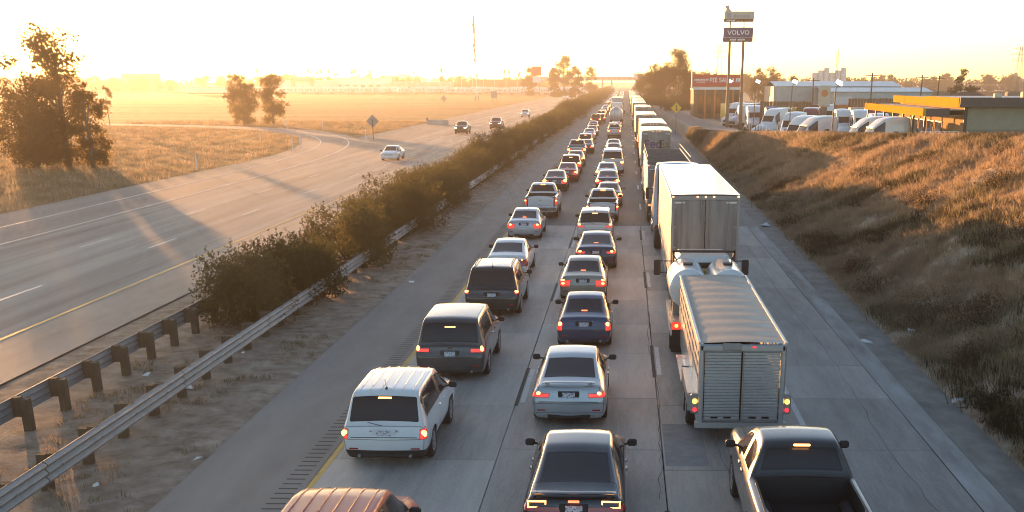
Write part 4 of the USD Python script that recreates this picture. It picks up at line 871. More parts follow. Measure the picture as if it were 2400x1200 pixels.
for i in range(9): part(r, 'small_print', bb(14.65 + .34 * i, 14.9 + .34 * i, 261.3, 261.36, 7.95, 8.2 + .06 * (i % 3)), M_signw)
for i in range(6): part(r, 'small_print', bb(15.1 + .34 * i, 15.34 + .34 * i, 261.3, 261.36, 7.55, 7.72), M_signw)
for x in (15.6, 17.4, 19.4, 21.4, 23.2):
    wn = part(r, 'window', bb(x, x + 1.1, 261.9, 262.0, 1.2, 5.2), M_bronze); part(wn, 'pane', bb(x + .1, x + 1.0, 261.86, 261.9, 1.3, 5.1), M_glass)
for x in (16.9, 19.0, 22.9): part(r, 'pilaster', bb(x, x + .3, 261.7, 262.0, 0, 6.1), M_orange)
# tall double-pole sign
s = thing('dealer_sign', 'tall two-pole roadside sign with a navy lettered board under a grey board', 'sign', (0, 200, 0))
for x in (16.75, 18.95):
    part(s, 'pole', cyl((x, 0, 0), (x, 0, 13.9), .21, 14), M_pole); part(s, 'pole_sleeve', cyl((x, 0, 0), (x, 0, 6.2), .30, 14), M_pole); part(s, 'upper_post', cyl((x, 0, 16.0), (x, 0, 17.0), .1, 10), M_pole)
part(s, 'brand_board', bb(15.62, 20.42, -.3, .3, 13.88, 16.05), M_signb); part(s, 'board_strip', bb(15.66, 20.38, -.33, -.301, 13.92, 14.48), plain('strip_purple', (.10, .03, .055), .4)); part(s, 'divider', bb(15.66, 20.38, -.34, -.31, 14.49, 14.53), M_signw)
tm = meshkit.text_mesh('VOLVO', .62, .05, True); wv = tm.bounds[1][0] - tm.bounds[0][0]; tm.apply_scale((3.5 / wv, 1, 1)); tm.apply_transform(trimesh.transformations.rotation_matrix(PI / 2, [1, 0, 0])); tm.apply_translation((16.3 - tm.bounds[0][0], -.31, 14.98)); part(s, 'lettering', tm, M_signw)
for i, (a, wd) in enumerate(((16.75, .2), (17.0, .2), (17.25, .2), (17.5, .2), (17.98, .2), (18.24, .2), (18.5, .2), (18.76, .2), (19.0, .12))): part(s, 'small_print', bb(a, a + wd, -.36, -.33, 14.08, 14.30 + .05 * (i % 2)), M_signw)
part(s, 'top_board', bb(15.7, 20.5, -.3, .3, 17.35, 18.45), M_signg); part(s, 'top_board_strip', bb(15.68, 20.45, -.32, .32, 16.9, 17.35), plain('strip_brown', (.12, .06, .035), .6))
for a, wd, z, hh in ((16.15, .62, 17.5, .72), (17.25, .4, 17.5, .45), (17.75, .35, 17.5, .42), (18.2, .35, 17.5, .45), (18.7, .5, 17.5, .42), (19.3, .5, 17.5, .45)): part(s, 'faded_mark', rbox((a + wd / 2, -.315, z + hh / 2), (wd, .03, hh), .08), M_signbl)
for i in range(7): part(s, 'small_print', bb(16.1 + .2 * i, 16.25 + .2 * i, -.35, -.32, 17.02, 17.2), M_signw)
from shapely.geometry import Polygon
dog = Polygon([(15.75, 18.2), (15.95, 18.45), (16.02, 18.9), (15.85, 19.1), (15.78, 19.2), (16.02, 19.32), (16.42, 19.38), (16.45, 19.05), (16.6, 18.75), (16.85, 18.5), (17.05, 18.3)])
dm = trimesh.creation.extrude_polygon(dog, .3, engine='earcut'); dm.apply_transform(trimesh.transformations.rotation_matrix(PI / 2, [1, 0, 0])); dm.apply_translation((0, .15, 0)); part(s, 'top_ornament', dm, M_signg)
# lit yard floodlights
for k, (x, y, z, rz, l) in enumerate(((19.0, 110, 7.66, .35, 'nearest lit floodlight on a thin pole above the parked white trucks'), (19.6, 143, 7.72, .1, 'lit floodlight on the pole left of the round cream sign'), (19.5, 182, 7.7, .1, 'lit floodlight on a pole right of the red banner'), (17.2, 203, 7.72, .1, 'lit floodlight seen beside the left pole of the tall sign'))):
    t = thing('floodlight', l, 'street lamp', (x, y, 0), rz); s_ = 1.0
    part(t, 'pole', cyl((-.35, 0, yard_level(y)), (-.12, 0, z - .35), .075, 8, .055), M_pole); part(t, 'arm', cyl((-.12, 0, z - .35), (.05, -.12, z - .1), .04, 6), M_pole)
    hd = rbox((0, 0, 0), (.62, .22, .50), .08); hd.apply_transform(trimesh.transformations.rotation_matrix(-.6, [1, 0, 0]) @ trimesh.transformations.rotation_matrix(.5, [0, 1, 0])); hd.apply_translation((.12, -.05, z + .08)); part(t, 'housing', hd, M_steel)
    ln = rbox((0, 0, 0), (.60, .05, .48), .02); ln.apply_translation((0, -.125, 0)); ln.apply_transform(trimesh.transformations.rotation_matrix(-.6, [1, 0, 0]) @ trimesh.transformations.rotation_matrix(.5, [0, 1, 0])); ln.apply_translation((.12, -.05, z + .08)); part(t, 'lens', ln, M_flood)
# parked tractors and trailers of the yard
M_sil = paint('truck_silver', (.42, .43, .44), .4)
def park(l, px, py_top, D, rz, mat, **k):
    p = at(px, py_top, D=D); return tractor(l, (p[0], D, yard_level(D) + .02), rz, mat, **k)
Zr = PI   # facing the camera
park('white sleeper truck facing left, largest in the front row under the nearest floodlight', 1952, 268, 128, 1.9, M_twhite)
park('white sleeper truck facing left behind the large front-row truck', 1908, 290, 140, 2.3, M_twhite)
park('white truck with a dark side window, left of the nearest floodlight', 1872, 258, 156, 2.7, M_twhite)
park('white truck at the far left end of the parked row beside the ramp', 1738, 262, 222, 2.6, M_twhite)
park('grey-white truck second from the left end of the parked row', 1762, 262, 214, 2.45, M_sil)
park('dark truck nose between the white ones at the left of the yard', 1788, 262, 218, 2.7, M_navy)
park('white truck half turned to the camera left of the dark screen', 1832, 268, 176, 2.45, M_twhite)
park('white truck facing the camera with lit yellow left side, centre of the back row', 2012, 243, 168, Zr, M_twhite, box=None)
park('white truck facing the camera left of the centre one in the back row', 1972, 243, 172, Zr, M_twhite)
park('white truck partly behind the floodlight pole in the back row', 1938, 222, 205, Zr, M_twhite)
park('white truck facing left in front of the yellow canopy, left one of two', 2082, 283, 118, 1.7, M_twhite)
park('white truck facing left in front of the yellow canopy, right one of two', 2122, 285, 113, 1.7, M_twhite)
park('white truck half hidden at the left end of the yellow canopy', 2056, 255, 150, Zr, M_twhite)
park('red truck with a sunlit yellow box body in the yard', 1840, 245, 180, 2.9, M_maroon, box=M_yel)
park('maroon truck with a sunlit cream box body in the yard', 1904, 245, 182, 2.9, M_maroon, box=M_cream)
park('navy blue truck standing behind the white row', 1808, 240, 190, Zr, M_navy)
park('white truck high behind the left end of the yard', 1765, 235, 196, Zr, M_twhite)
park('red truck at the far right of the back row', 2042, 250, 178, Zr, M_red)
# poles, masts, pylons
def upole(l, px, D, ztop, arms=1):
    p = at(px, 200, D=D); t = thing('utility_pole', l, 'pole', (p[0], D, 0))
    part(t, 'pole', cyl((0, 0, -.2), (0, 0, ztop), .15, 8, .10), M_pw)
    for k in range(arms): part(t, 'crossarm', bb(-1.1, 1.1, -.06, .06, ztop - .5 - k * .9, ztop - .38 - k * .9), M_pw)
upole('dark utility pole right of the brown board screen', 2043, 200, 9.2); upole('utility pole behind the red tile roof', 2160, 210, 8.9); upole('utility pole left of the dark tree behind the yellow building', 2200, 220, 8.8); upole('utility pole in the middle of the truck yard', 1906, 215, 8.4)
def lattice_tower(l, px, D, zt, w, mat=M_steel, mast=False):
    p = at(px, 150, D=D); t = thing('radio_mast' if mast else 'power_pylon', l, 'mast' if mast else 'pylon', (p[0], D, 0)); ms = []
    zs = np.linspace(0, zt, 9); ws = (np.full(9, w) if mast else w * (1 - .82 * (zs / zt) ** .7)) / 2; C = [(-1, -1), (1, -1), (1, 1), (-1, 1)]; r0 = .06 if mast else .13
    for i in range(8):
        for k in range(4):
            a, c = np.array(C[k]), np.array(C[(k + 1) % 4]); ms += [cyl((*(a * ws[i]), zs[i]), (*(a * ws[i + 1]), zs[i + 1]), r0, 4), cyl((*(a * ws[i]), zs[i]), (*(c * ws[i + 1]), zs[i + 1]), r0 * .6, 4)]
    part(t, 'lattice', cat_(ms), mat)
    if not mast:
        for z, q in ((zt * .72, 4.5), (zt * .84, 5.5), (zt * .95, 4)): part(t, 'crossarm', cat_([cyl((-q, 0, z), (q, 0, z), .13, 4), cyl((-q, 0, z), (0, 0, z + 1.2), .1, 4), cyl((q, 0, z), (0, 0, z + 1.2), .1, 4)]), mat)
lattice_tower('tall power pylon at the right edge of the picture', 2390, 700, 26, 6); lattice_tower('faint far power pylon behind the left pole of the tall sign', 1686, 900, 33, 7); lattice_tower('faint far pylon on the left horizon', 820, 1100, 34, 7)
lattice_tower('thin radio mast rising behind the warehouse', 1962, 500, 20, .7, M_steel, True)
silo = thing('grain_silos', 'pale block of silos on the horizon behind the warehouse', 'silo', (86, 520, 0))
for k in range(6): part(silo, 'silo', cyl((k * 2.4 - 6, 0, 0), (k * 2.4 - 6, 0, 11 + (k % 3)), 1.3, 14), M_roofw)
p = at(1541, 240)
lp = thing('light_pole', 'slim roadside light pole standing before the right-hand trees', 'street lamp', (10.9, 400, 0)); part(lp, 'pole', cyl((0, 0, 0), (0, 0, 11.8), .13, 8, .08), M_steel); part(lp, 'arm', cyl((0, 0, 11.7), (-2.2, 0, 12.2), .06, 6), M_steel); part(lp, 'lamp_head', rbox((-2.4, 0, 12.2), (.7, .3, .15), .05), M_steel); part(lp, 'base', cyl((0, 0, 0), (0, 0, 2.4), .28, 8), M_steel)
# freight train beyond the yard
for k in range(9):
    x = 73 + k * 13.5; t = thing('freight_wagon', 'rust-orange freight wagon in the far train behind the yellow building', 'wagon', (x, 345, 0), 0, 'wagons of the far freight train')
    part(t, 'body', rbox((0, 0, 3.9), (12.4, 3, 2.4), .2), M_pole if k % 2 else M_orange); part(t, 'underframe', bb(-6.1, 6.1, -1.2, 1.2, 2.0, 2.65), M_under); part(t, 'rib', cat_([bb(q - .1, q + .1, -1.56, -1.5, 2.7, 5.05) for q in np.linspace(-5, 5, 6)]), M_pole)
emb = thing('railway_embankment', kind='structure'); part(emb, 'ballast', bb(62, 320, 338, 352, -.5, 2.0), M_ramp)
# signs beside the ramps
def diamond(l, loc, w, zc, face, back, rz=0.0, arrow=False, post=M_pw):
    t = thing('warning_sign', l, 'sign', loc, rz); part(t, 'post', bb(-.05, .05, .02, .12, -.3, zc + .3), post)
    pl = rbox((0, 0, 0), (w, .012, w), .004); pl.apply_transform(trimesh.transformations.rotation_matrix(PI / 4, [0, 1, 0])); pl.apply_translation((0, -.01, zc)); part(t, 'plate', pl, face)
    if arrow:
        part(t, 'border', cat_([cyl((a[0] * w * .64, -.02, zc + a[1] * w * .64), (c[0] * w * .64, -.02, zc + c[1] * w * .64), .012, 4) for a, c in (((0, 1), (1, 0)), ((1, 0), (0, -1)), ((0, -1), (-1, 0)), ((-1, 0), (0, 1)))]), M_blackp)
        part(t, 'merge_symbol', cat_([bb(-.05, .05, -.028, -.018, zc - .40, zc + .30), bb(-.15, .15, -.028, -.018, zc + .22, zc + .28), bb(-.10, .10, -.028, -.018, zc + .29, zc + .38), bx((.13, -.023, zc - .24), (.08, .01, .36))]), M_blackp)
p = at(1585, 253, D=190)
diamond('yellow merge warning sign at the foot of the on-ramp', (p[0], 190, 0), 1.25, p[2], plain('warning_yellow', (.72, .42, .03), .5), M_steel, 0, True)
p = at(873, 284, D=172); diamond('grey back of a diamond sign at the tip of the loop ramp', (p[0], 172, 0), 1.3, p[2], M_steel, M_steel, PI)
p = at(1040, 231, D=480); diamond('small far diamond sign back beside the empty carriageway', (p[0], 480, 0), 1.9, p[2] , M_steel, M_steel, PI)
p = at(1158, 227, D=463); t = thing('guide_sign', 'square sign back on two posts left of the empty carriageway', 'sign', (p[0], 463, 0)); part(t, 'panel', bb(-1.1, 1.1, -.03, 0, 1.6, 4.1), M_steel); part(t, 'post', bb(-.8, -.66, 0, .12, -.2, 4.0), M_pw); part(t, 'post', bb(.66, .8, 0, .12, -.2, 4.0), M_pw)
p = at(1118, 232, D=470); t = thing('guide_sign', 'narrow pair of small markers left of the square sign', 'sign', (p[0], 470, 0)); part(t, 'panel', bb(-.75, -.3, -.03, 0, .6, 2.4), M_steel); part(t, 'panel', bb(.3, .75, -.03, 0, .6, 2.4), M_steel)
for k, (px, py) in enumerate(((462, 398), (858, 328), (705, 346), (610, 330), (673, 300), (757, 304), (575, 292), (686, 352))):
    g = at(px, py); solid('delineator_post', bb(g[0] - .05, g[0] + .05, g[1] - .02, g[1] + .02, -.2, 1.35 + .1 * (k % 3)), M_signw, 'white marker post beside the loop ramp', 'marker post', 'white marker posts along the loop ramp')
g0_, g1_ = at(1005, 297), at(1045, 287); hd = thing('culvert_headwall', 'pale low concrete headwall in the grass left of the empty carriageway', 'wall', ((g0_[0] + g1_[0]) / 2, (g0_[1] + g1_[1]) / 2, 0), -.5)
part(hd, 'wall', rbox((0, 0, .4), (5.0, .35, .9), .05), M_slab2); part(hd, 'end_post', bb(-2.6, -2.4, -.1, .1, 0, 1.2), M_pw)
# ---------------------------------------------------------------- far left: dealer lot, flag, signs, overpass
RV = 'white motorhomes and caravans on the far dealer lot'
M_rv = noisy('caravan_white', [(0, (.52, .51, .49)), (1, (.76, .75, .73))], .25, (1, 1, 1), .4, obj=True)
def caravan(loc, rz, L, Hh):
    t = thing('caravan', 'white motorhome in the long rows on the far dealer lot', 'caravan', loc, rz, RV)
    part(t, 'body', rbox((0, 0, .6 + (Hh - .6) / 2), (L, 2.5, Hh - .6), .25), M_rv)
    for x in np.linspace(-L * .36, L * .36, 4): part(t, 'window', bb(x - .45, x + .45, -1.27, -1.25, 1.9, 2.6), M_glass)
    part(t, 'door', bb(L * .2, L * .2 + .7, -1.275, -1.25, .8, 2.7), M_steel); part(t, 'stripe', bb(-L * .48, L * .48, -1.262, -1.25, 1.3, 1.5), M_signbl)
    part(t, 'wheels', cat_([cyl((x, -1.2, .4), (x, 1.2, .4), .4, 10) for x in (-.6, .6)]), M_rubber); part(t, 'roof_unit', rbox((0, 0, Hh + .15), (1.2, .8, .3), .08), M_roofw); return t
cv = [caravan((-216, 770, 0), .12, 9.5, 3.5)]; cv += [caravan((-205, 770, 0), .5, 7.5, 3.2), caravan((-196.5, 771, 0), -.2, 11, 3.8)]
i = 0
for row, (y, xa, xb) in enumerate(((765, -186, -30), (800, -250, -24), (838, -262, -24), (880, -270, -26))):
    x = xa
    while x < xb:
        yy = y - (x + 200) * .12
        dup(cv[i % 3], None, (x, yy + rng.uniform(-4, 4), 0), rng.choice([0, .3, 1.2, 1.57, -.4, PI]) + rng.uniform(-.2, .2), RV); x += rng.uniform(8, 13.5); i += 1
lot = thing('dealer_lot_pavement', kind='structure'); part(lot, 'pavement', (np.array([[-290, 772, .05], [-12, 740, .05], [-12, 930, .05], [-290, 960, .05]]), [[0, 1, 2, 3]]), M_ramp)
def farbuild(l, px0, px1, D, zt, wall, roof, depth=25, band=None):
    a, c = at(px0, 200, D=D)[0], at(px1, 200, D=D)[0]; t = thing('dealer_hall', l, 'building'); part(t, 'wall', bb(a, c, D, D + depth, 0, zt), wall); part(t, 'roof', bb(a - .5, c + .5, D - .5, D + depth + .5, zt, zt + .5), roof)
    for k in range(max(2, int((c - a) / 6))): x = a + 2 + k * 6; part(t, 'window', bb(x, x + 3.2, D - .06, D, 1.0, zt * .5), M_glass)
    if band:
        part(t, 'entrance_arch', cat_([bb(a + (c - a) * .3, a + (c - a) * .36, D - 1.5, D - .1, 0, zt + 2.0), bb(a + (c - a) * .64, a + (c - a) * .7, D - 1.5, D - .1, 0, zt + 2.0), bb(a + (c - a) * .3, a + (c - a) * .7, D - 1.5, D - .1, zt - .2, zt + 2.6)]), band)
farbuild('pale showroom with a purple-blue entrance arch on the left horizon', 645, 775, 900, 7.5, M_roofw, M_signw, band=M_navy)
farbuild('long pale hall right of the showroom on the left horizon', 785, 905, 930, 9.5, M_signw, M_roofw)
farbuild('low long dark-fronted hall in the middle of the left horizon', 915, 1060, 925, 6.5, M_cream, M_roofw)
farbuild('low hall left of the red and white pole sign on the horizon', 1100, 1240, 900, 5.5, M_cream, M_roofw)
farbuild('grey block building in the glow on the far left horizon', 285, 352, 1000, 13, M_stucco2, M_stucco2)
a = at(442, 213)[0] * .72; t = thing('parked_trailer_row', 'long pale trailer standing alone in the glowing field behind the left trees', 'trailer', (at(490, 205, D=690)[0], 690, 0)); part(t, 'body', rbox((0, 0, 2.9), (26, 3, 3.4), .1), M_rv); part(t, 'underframe', bb(-12, 12, -1, 1, .7, 1.2), M_under); part(t, 'stripe', bb(-12.8, 12.8, -1.53, -1.5, 3.8, 4.2), M_cream)
# hanging flag
fl = thing('flagpole', 'very tall white flagpole over the dealer lot', 'flagpole', (-86.0, 700, 0)); part(fl, 'pole', cyl((0, 0, 0), (0, 0, 44), .32, 10, .16), M_signw); part(fl, 'ball', trimesh.creation.icosphere(2, .45).apply_translation((0, 0, 44.2)) if False else cyl((0, 0, 43.9), (0, 0, 44.6), .4, 10, .2), M_signw)
fm = []; z = np.linspace(43.2, 18, 40)
wv = .9 + .35 * np.sin(z * .55) + .2 * np.sin(z * 1.7)
V = np.array([[-.25 - (wv[i] * (u if u < .5 else 1 - u) * 1.6 + .12 * math.sin(u * 14 + z[i])), math.sin(u * PI * 3) * .5 + .15 * math.sin(z[i]), z[i] - .4 * u] for i in range(40) for u in np.linspace(0, 1, 9)])
F = np.array([[i * 9 + k, i * 9 + k + 1, (i + 1) * 9 + k + 1, (i + 1) * 9 + k] for i in range(39) for k in range(8)])
M_flag = usdkit.material(stage, L_ + 'flag_cloth', {"g": ("geometry", {}), "s": ("separate_xyz", {}), "m": ("math", {"math_type": "multiply", "value2": 2.4}), "sn": ("math", {"math_type": "sine"}), "gt": ("map_range", {"from_min": -.1, "from_max": .1, "clamp": True}), "k": ("map_range", {"from_min": 31.5, "from_max": 32.5, "clamp": True}), "x": ("mix", {"color1": (.60, .55, .5), "color2": (.38, .05, .045)}), "y": ("mix", {"color2": (.06, .06, .16)}), "p": ("principled_bsdf", {"roughness": .8})},
    [("g.position", "s.vector"), ("s.z", "m.value1"), ("m.value", "sn.value1"), ("sn.value", "gt.value"), ("gt.result", "x.fac"), ("s.z", "k.value"), ("k.result", "y.fac"), ("x.color", "y.color1"), ("y.color", "p.base_color")], surface="p.BSDF")
tag(part(_W(), 'flag', (V + np.array([-86.0, 700, 0]), F), M_flag), 'huge striped flag hanging limp on the very tall pole', 'flag')
t = thing('pole_sign', 'red and white double board sign on two posts left of the far big tree', 'sign', (-46.8, 640, 0)); part(t, 'red_board', bb(-2.4, 2.4, -.2, .2, 10.2, 14.9), M_signr); part(t, 'white_board', bb(-2.2, 2.2, -.2, .2, 6.8, 10.0), M_signw)
for x in (-1.5, 1.5): part(t, 'post', bb(x - .15, x + .15, -.15, .15, 0, 6.8), M_pole)
for k in range(14):
    p = at(900 + 26 * k, 200, D=790); solid('lot_light', cyl((p[0], 790, 0), (p[0], 790, 9 + k % 3), .14, 6), M_signw, 'slim white light pole over the far dealer lot', 'street lamp', 'light poles over the far dealer lot')
ov = thing('far_overpass', 'road bridge crossing the freeway at the vanishing point', 'bridge', (0, 860, 0)); part(ov, 'deck', bb(-62, 34, -5, 5, 7.7, 9.2), M_slab2); part(ov, 'parapet', bb(-62, 34, -5.3, -5.0, 9.2, 10.2), M_slab2); part(ov, 'parapet', bb(-62, 34, 5.0, 5.3, 9.2, 10.2), M_slab2)
for x in (-44, -16.5, -10, 8.5): part(ov, 'pier', bb(x - .5, x + .5, -3, 3, -.1, 7.7), M_slab2)
for x0, x1 in ((-110, -62), (34, 90)): part(ov, 'abutment', bb(x0, x1, -6, 6, -.1, 8.6), M_brownw)
t = thing('overhead_sign', 'pale sign panel on the far overpass at its right end', 'sign', (8.5, 853, 0)); part(t, 'panel', bb(-3.4, 3.4, -.2, .2, 9.6, 12.6), M_metal2); part(t, 'bracket', bb(-3, 3, .2, .9, 9.8, 10.2), M_steel)

# cars, trailers and clutter among the parked trucks
for k, (px, D, Lb, m, l) in enumerate(((1795, 205, 9, M_box, 'white box trailer parked across the back of the yard at the left'), (1868, 212, 8, M_maroon, 'dark red box trailer parked under the second floodlight'), (1958, 214, 6, M_orange, 'orange box trailer parked behind the back-row white trucks'), (2030, 190, 5, M_cream, 'cream box trailer parked at the right of the back row'), (1740, 225, 8, M_yel, 'yellow box trailer parked behind the tall sign poles'))):
    p = at(px, 240, D=D); t = thing('parked_trailer', l, 'trailer', (p[0], D, 0), (.1, -.3, .25, 0, .5)[k])
    part(t, 'body', rbox((0, 0, 2.6), (Lb, 2.5, 2.8), .06), m); part(t, 'chassis', bb(-Lb / 2, Lb / 2, -.5, .5, .8, 1.15), M_under); part(t, 'wheel', cyl((Lb * .3, -1.2, .5), (Lb * .3, 1.2, .5), .5, 12), M_rubber)
    for q in range(int(Lb)): part(t, 'side_post', bb(-Lb / 2 + .4 + q, -Lb / 2 + .46 + q, -1.29, -1.25, 1.25, 3.95), m)
for k in range(26):
    y_ = 100 + k * 3.2; x_ = crest(y_)[0] + RW + 3.2
    solid('fence_post', bb(x_ - .06, x_ + .06, y_ - .06, y_ + .06, gz(x_, y_) - .2, gz(x_, y_) + 1.9), M_pole, 'thin brown post of the yard fence behind the crest', 'fence post', 'posts of the yard fence')
# ---------------------------------------------------------------- traffic
P = {k: paint('car_' + k, c, m, r) for k, c, m, r in (('white', (.68, .68, .67), 0, .3), ('silver', (.46, .47, .48), .55, .3), ('grey', (.05, .043, .042), .2, .3), ('charcoal', (.022, .020, .019), .2, .3), ('black', (.006, .006, .006), 0, .25), ('blue', (.035, .05, .10), .3, .3), ('navy', (.018, .022, .05), .2, .28), ('gold', (.33, .29, .23), .55, .32), ('red', (.34, .016, .012), 0, .3), ('burgundy', (.12, .012, .014), .2, .3), ('tan', (.27, .23, .18), .5, .32), ('pearl', (.58, .56, .52), .15, .3), ('brown', (.10, .075, .055), .4, .3), ('orange', (.40, .11, .03), .1, .3), ('gloss', (.008, .008, .009), 0, .12))}
S1, S3 = (0, 1, 5, 6), (0, 6)
# -- nearest vehicles
vehicle('suv', 'red roof-ribbed SUV cut off by the bottom edge of the picture', 'SUV', suv(4.6, 1.80, .32, 1.12), 1.88, paint('matt_red', (.40, .022, .016), 0, .4, .35), (-4.55, 14.9, 0), lod=0, lights=(S3, (1, 2)), ribs=6, core=((.88, 0),), R=.38)
vehicle('sedan', 'black fastback sedan with ring tail lights, lowest in the middle lane', 'car', sedan(5.05, 1.48, 1.04), 1.90, P['gloss'], (-.87, 19.15, 0), lod=0, lights=((0, 1, 2, 3, 4, 5, 6), (3,)), core=((.70, .88),), core_shape='ring', spoiler=(.10, 1.03, .07, 1.5), third_z=(.0, .97), R=.37, dimlens=True)
vehicle('pickup_truck', 'dark crew-cab pickup truck with an empty bed at the bottom right', 'pickup truck', pickup(5.85, 1.92, 1.32), 2.0, P['charcoal'], (3.2, 17.55, 0), lod=0, lights=(S3, (2, 3)), glow=True, core=((.93, 1.0),), third_z=(2.22, 1.86), R=.41, plate_z=.66)
vehicle('suv', 'white ribbed-roof SUV near the yellow line, nearest whole car of the left lane', 'SUV', suv(4.77, 1.69, .46, 1.04), 1.86, P['white'], (-5.18, 23.7, 0), lod=0, lights=(S3, (2, 3)), ribs=6, antenna=True, handlebar=.86, core=((.93, .80),), core_shape=(.07, .075), R=.36, bumper_dark=True)
vehicle('suv', 'dark grey SUV with C-shaped tail lights, behind the black SUV in the left lane', 'SUV', suv(4.98, 1.78, .36, 1.10), 1.98, P['grey'], (-4.86, 31.4, 0), lod=0, lights=(S1, (3,)), core=((.90, .94),), core_shape=(.05, .09), R=.37, badge=.98)
vehicle('suv', 'black SUV with a chrome tailgate bar and chrome lower trim in the left lane', 'SUV', suv(5.0, 1.77, .48, 1.08), 1.95, P['black'], (-4.72, 40.7, 0), lod=0, lights=(S3, (3,)), handlebar=.92, core=((.91, .93),), antenna=True, rails=True, R=.37, brake3=False)
vehicle('sedan', 'white sedan with a tinted rear window just ahead of the black SUV', 'car', sedan(4.9, 1.47, 1.05), 1.83, P['white'], (-5.0, 48.9, 0), lod=0, lights=(S1, (2, 3)), dimlens=True, glow=True, core=((.72, .84),), core_shape=(.03, .03), brake3=False, handlebar=.90)
vehicle('sedan', 'silver sedan alone beside the yellow line at the concrete edge', 'car', sedan(4.8, 1.47, 1.03), 1.83, P['silver'], (-5.35, 61.9, 0), lod=0, lights=(S1, (2, 3)), core=((.78, .80),), clear=True)
vehicle('sedan', 'silver sedan with a boot spoiler and tinted rear window, middle lane', 'car', sedan(4.94, 1.48, 1.05), 1.85, P['silver'], (-1.33, 27.0, 0), lod=0, lights=(S1, (3,)), core=((.80, .84),), core_shape=(.055, .045), spoiler=(.12, 1.05, .07, 1.25), brake3=False)
vehicle('sedan', 'small dark blue sedan in the middle lane ahead of the spoiler sedan', 'car', sedan(4.35, 1.47, 1.03), 1.72, P['blue'], (-1.26, 35.6, 0), lod=0, lights=(S3, (2, 3)), core=((.86, .80),), core_shape=(.06, .08), handlebar=.90, clear=True)
vehicle('sedan', 'gold-beige sedan in the middle lane ahead of the dark blue sedan', 'car', sedan(4.75, 1.46, 1.02), 1.80, P['gold'], (-1.58, 43.8, 0), lod=0, lights=(S1, (2, 3)), core=((.84, .84), (.84, .72)), core_shape=(.07, .04), clear=True)
vehicle('sedan', 'black-navy sedan with a pale plate in the middle lane', 'car', sedan(4.9, 1.46, 1.05), 1.85, P['navy'], (-1.28, 51.6, 0), lod=0, lights=(S1, (3,)), core=((.76, .84),))
vehicle('hatchback', 'pale compact SUV with a yellow high brake light in the middle lane', 'SUV', suv(4.4, 1.66, .5, 1.06), 1.86, P['pearl'], (-1.55, 60.6, 0), lod=0, lights=(S1, (3,)), core=((.86, .96),), antenna=True, ribs=4, plate_z=.62)
vehicle('pickup_truck', 'white pickup truck in the left lane beyond the silver sedan', 'pickup truck', pickup(5.7, 1.93, 1.34), 2.0, P['white'], (-5.15, 72.0, 0), lod=0, lights=(S3, (2, 3)), core=((.93, 1.08),), R=.40, third_z=(2.22, 1.87), bumper_dark=False, badge=1.1)
vehicle('pickup_truck', 'white pickup truck carrying tools in the middle lane', 'pickup truck', pickup(5.4, 1.82, 1.25), 1.88, P['white'], (-1.33, 69.3, 0), lod=0, lights=(S3, (2, 3)), core=((.93, 1.0),), third_z=(2.22, 1.76))
# -- farther vehicles: lane, x, distance, kind, colour, label
far = [
    (-5.35, 90.0, 'sedan', 'black', 'black sedan beyond the white pickup in the left lane'), (-4.85, 98.8, 'sedan', 'red', 'red sedan beyond the black sedan in the left lane'), (-4.9, 106.8, 'suv', 'burgundy', 'dark red compact car second from the red sedan'),
    (-4.9, 116.4, 'sedan', 'orange', 'orange-lit sedan three cars beyond the red sedan'), (-5.25, 128.4, 'pickup', 'silver', 'silver pickup truck midway up the left lane'), (-4.6, 139, 'sedan', 'black', 'dark sedan peeping out ahead of the silver pickup'), (-5.05, 151.0, 'suv', 'pearl', 'pale green-white SUV with red sides midway up the left lane'),
    (-5.2, 172, 'sedan', 'silver', 'silver sedan at the start of the far left-lane cluster'), (-5.1, 183, 'sedan', 'red', 'red far sedan beside the lane line in the left-lane cluster'), (-5.5, 204, 'sedan', 'burgundy', 'dark red far sedan leading the red one'), (-5.75, 230, 'pickup', 'grey', 'grey far pickup truck close to the yellow line'), (-5.0, 241, 'suv', 'charcoal', 'dark far SUV ahead of the grey pickup'), (-5.3, 254, 'sedan', 'white', 'white far sedan ahead of the dark SUV'), (-5.4, 268, 'suv', 'black', 'black far SUV in the upper left lane'), (-5.5, 290, 'sedan', 'pearl', 'pale far car beside the tanker'), (-5.4, 312, 'sedan', 'navy', 'navy far car beside the white box trailer'),
    (-1.10, 78.9, 'sedan', 'tan', 'tan sedan half hidden by the white tool pickup'), (-1.35, 90.2, 'sedan', 'navy', 'dark blue sedan with purple glow in the middle lane'), (-1.55, 99.2, 'sedan', 'white', 'white sedan behind the white van in the middle lane'), (-1.15, 108.2, 'van', 'white', 'white van with two dark rear windows in the middle lane'),
    (-1.4, 122, 'sedan', 'white', 'white sedan directly ahead of the white van'), (-1.3, 131, 'sedan', 'gold', 'beige sedan second ahead of the white van'), (-1.4, 140, 'sedan', 'silver', 'silver sedan third ahead of the white van'), (-1.65, 177.0, 'pickup', 'silver', 'silver pickup truck with a pale tailgate at the gap in the middle lane'), (-1.9, 190, 'suv', 'brown', 'brown SUV ahead of the silver tailgate in the middle lane'), (-1.6, 202, 'sedan', 'silver', 'silver sedan just behind the round tanker'),
]
FARG = None
kinds = {'sedan': lambda: (sedan(), 1.83), 'suv': lambda: (suv(), 1.86), 'pickup': lambda: (pickup(), 2.0), 'van': lambda: (van(), 2.02)}
for x, y, k, c, l in far:
    K, W = kinds[k](); vehicle({'pickup': 'pickup_truck'}.get(k, k), l, {'suv': 'SUV', 'sedan': 'car', 'pickup': 'pickup truck', 'van': 'van'}[k], K, W, P[c], (x, y, 0), lights=(S1, (2, 3)) if k != 'van' else (S3, (2, 3)), core=((.84, 1.0 if k in ('suv', 'van', 'pickup') else .80),), core_shape=(.15, .10), R=.36, third_z=(2.22, 1.86) if k == 'pickup' else None)
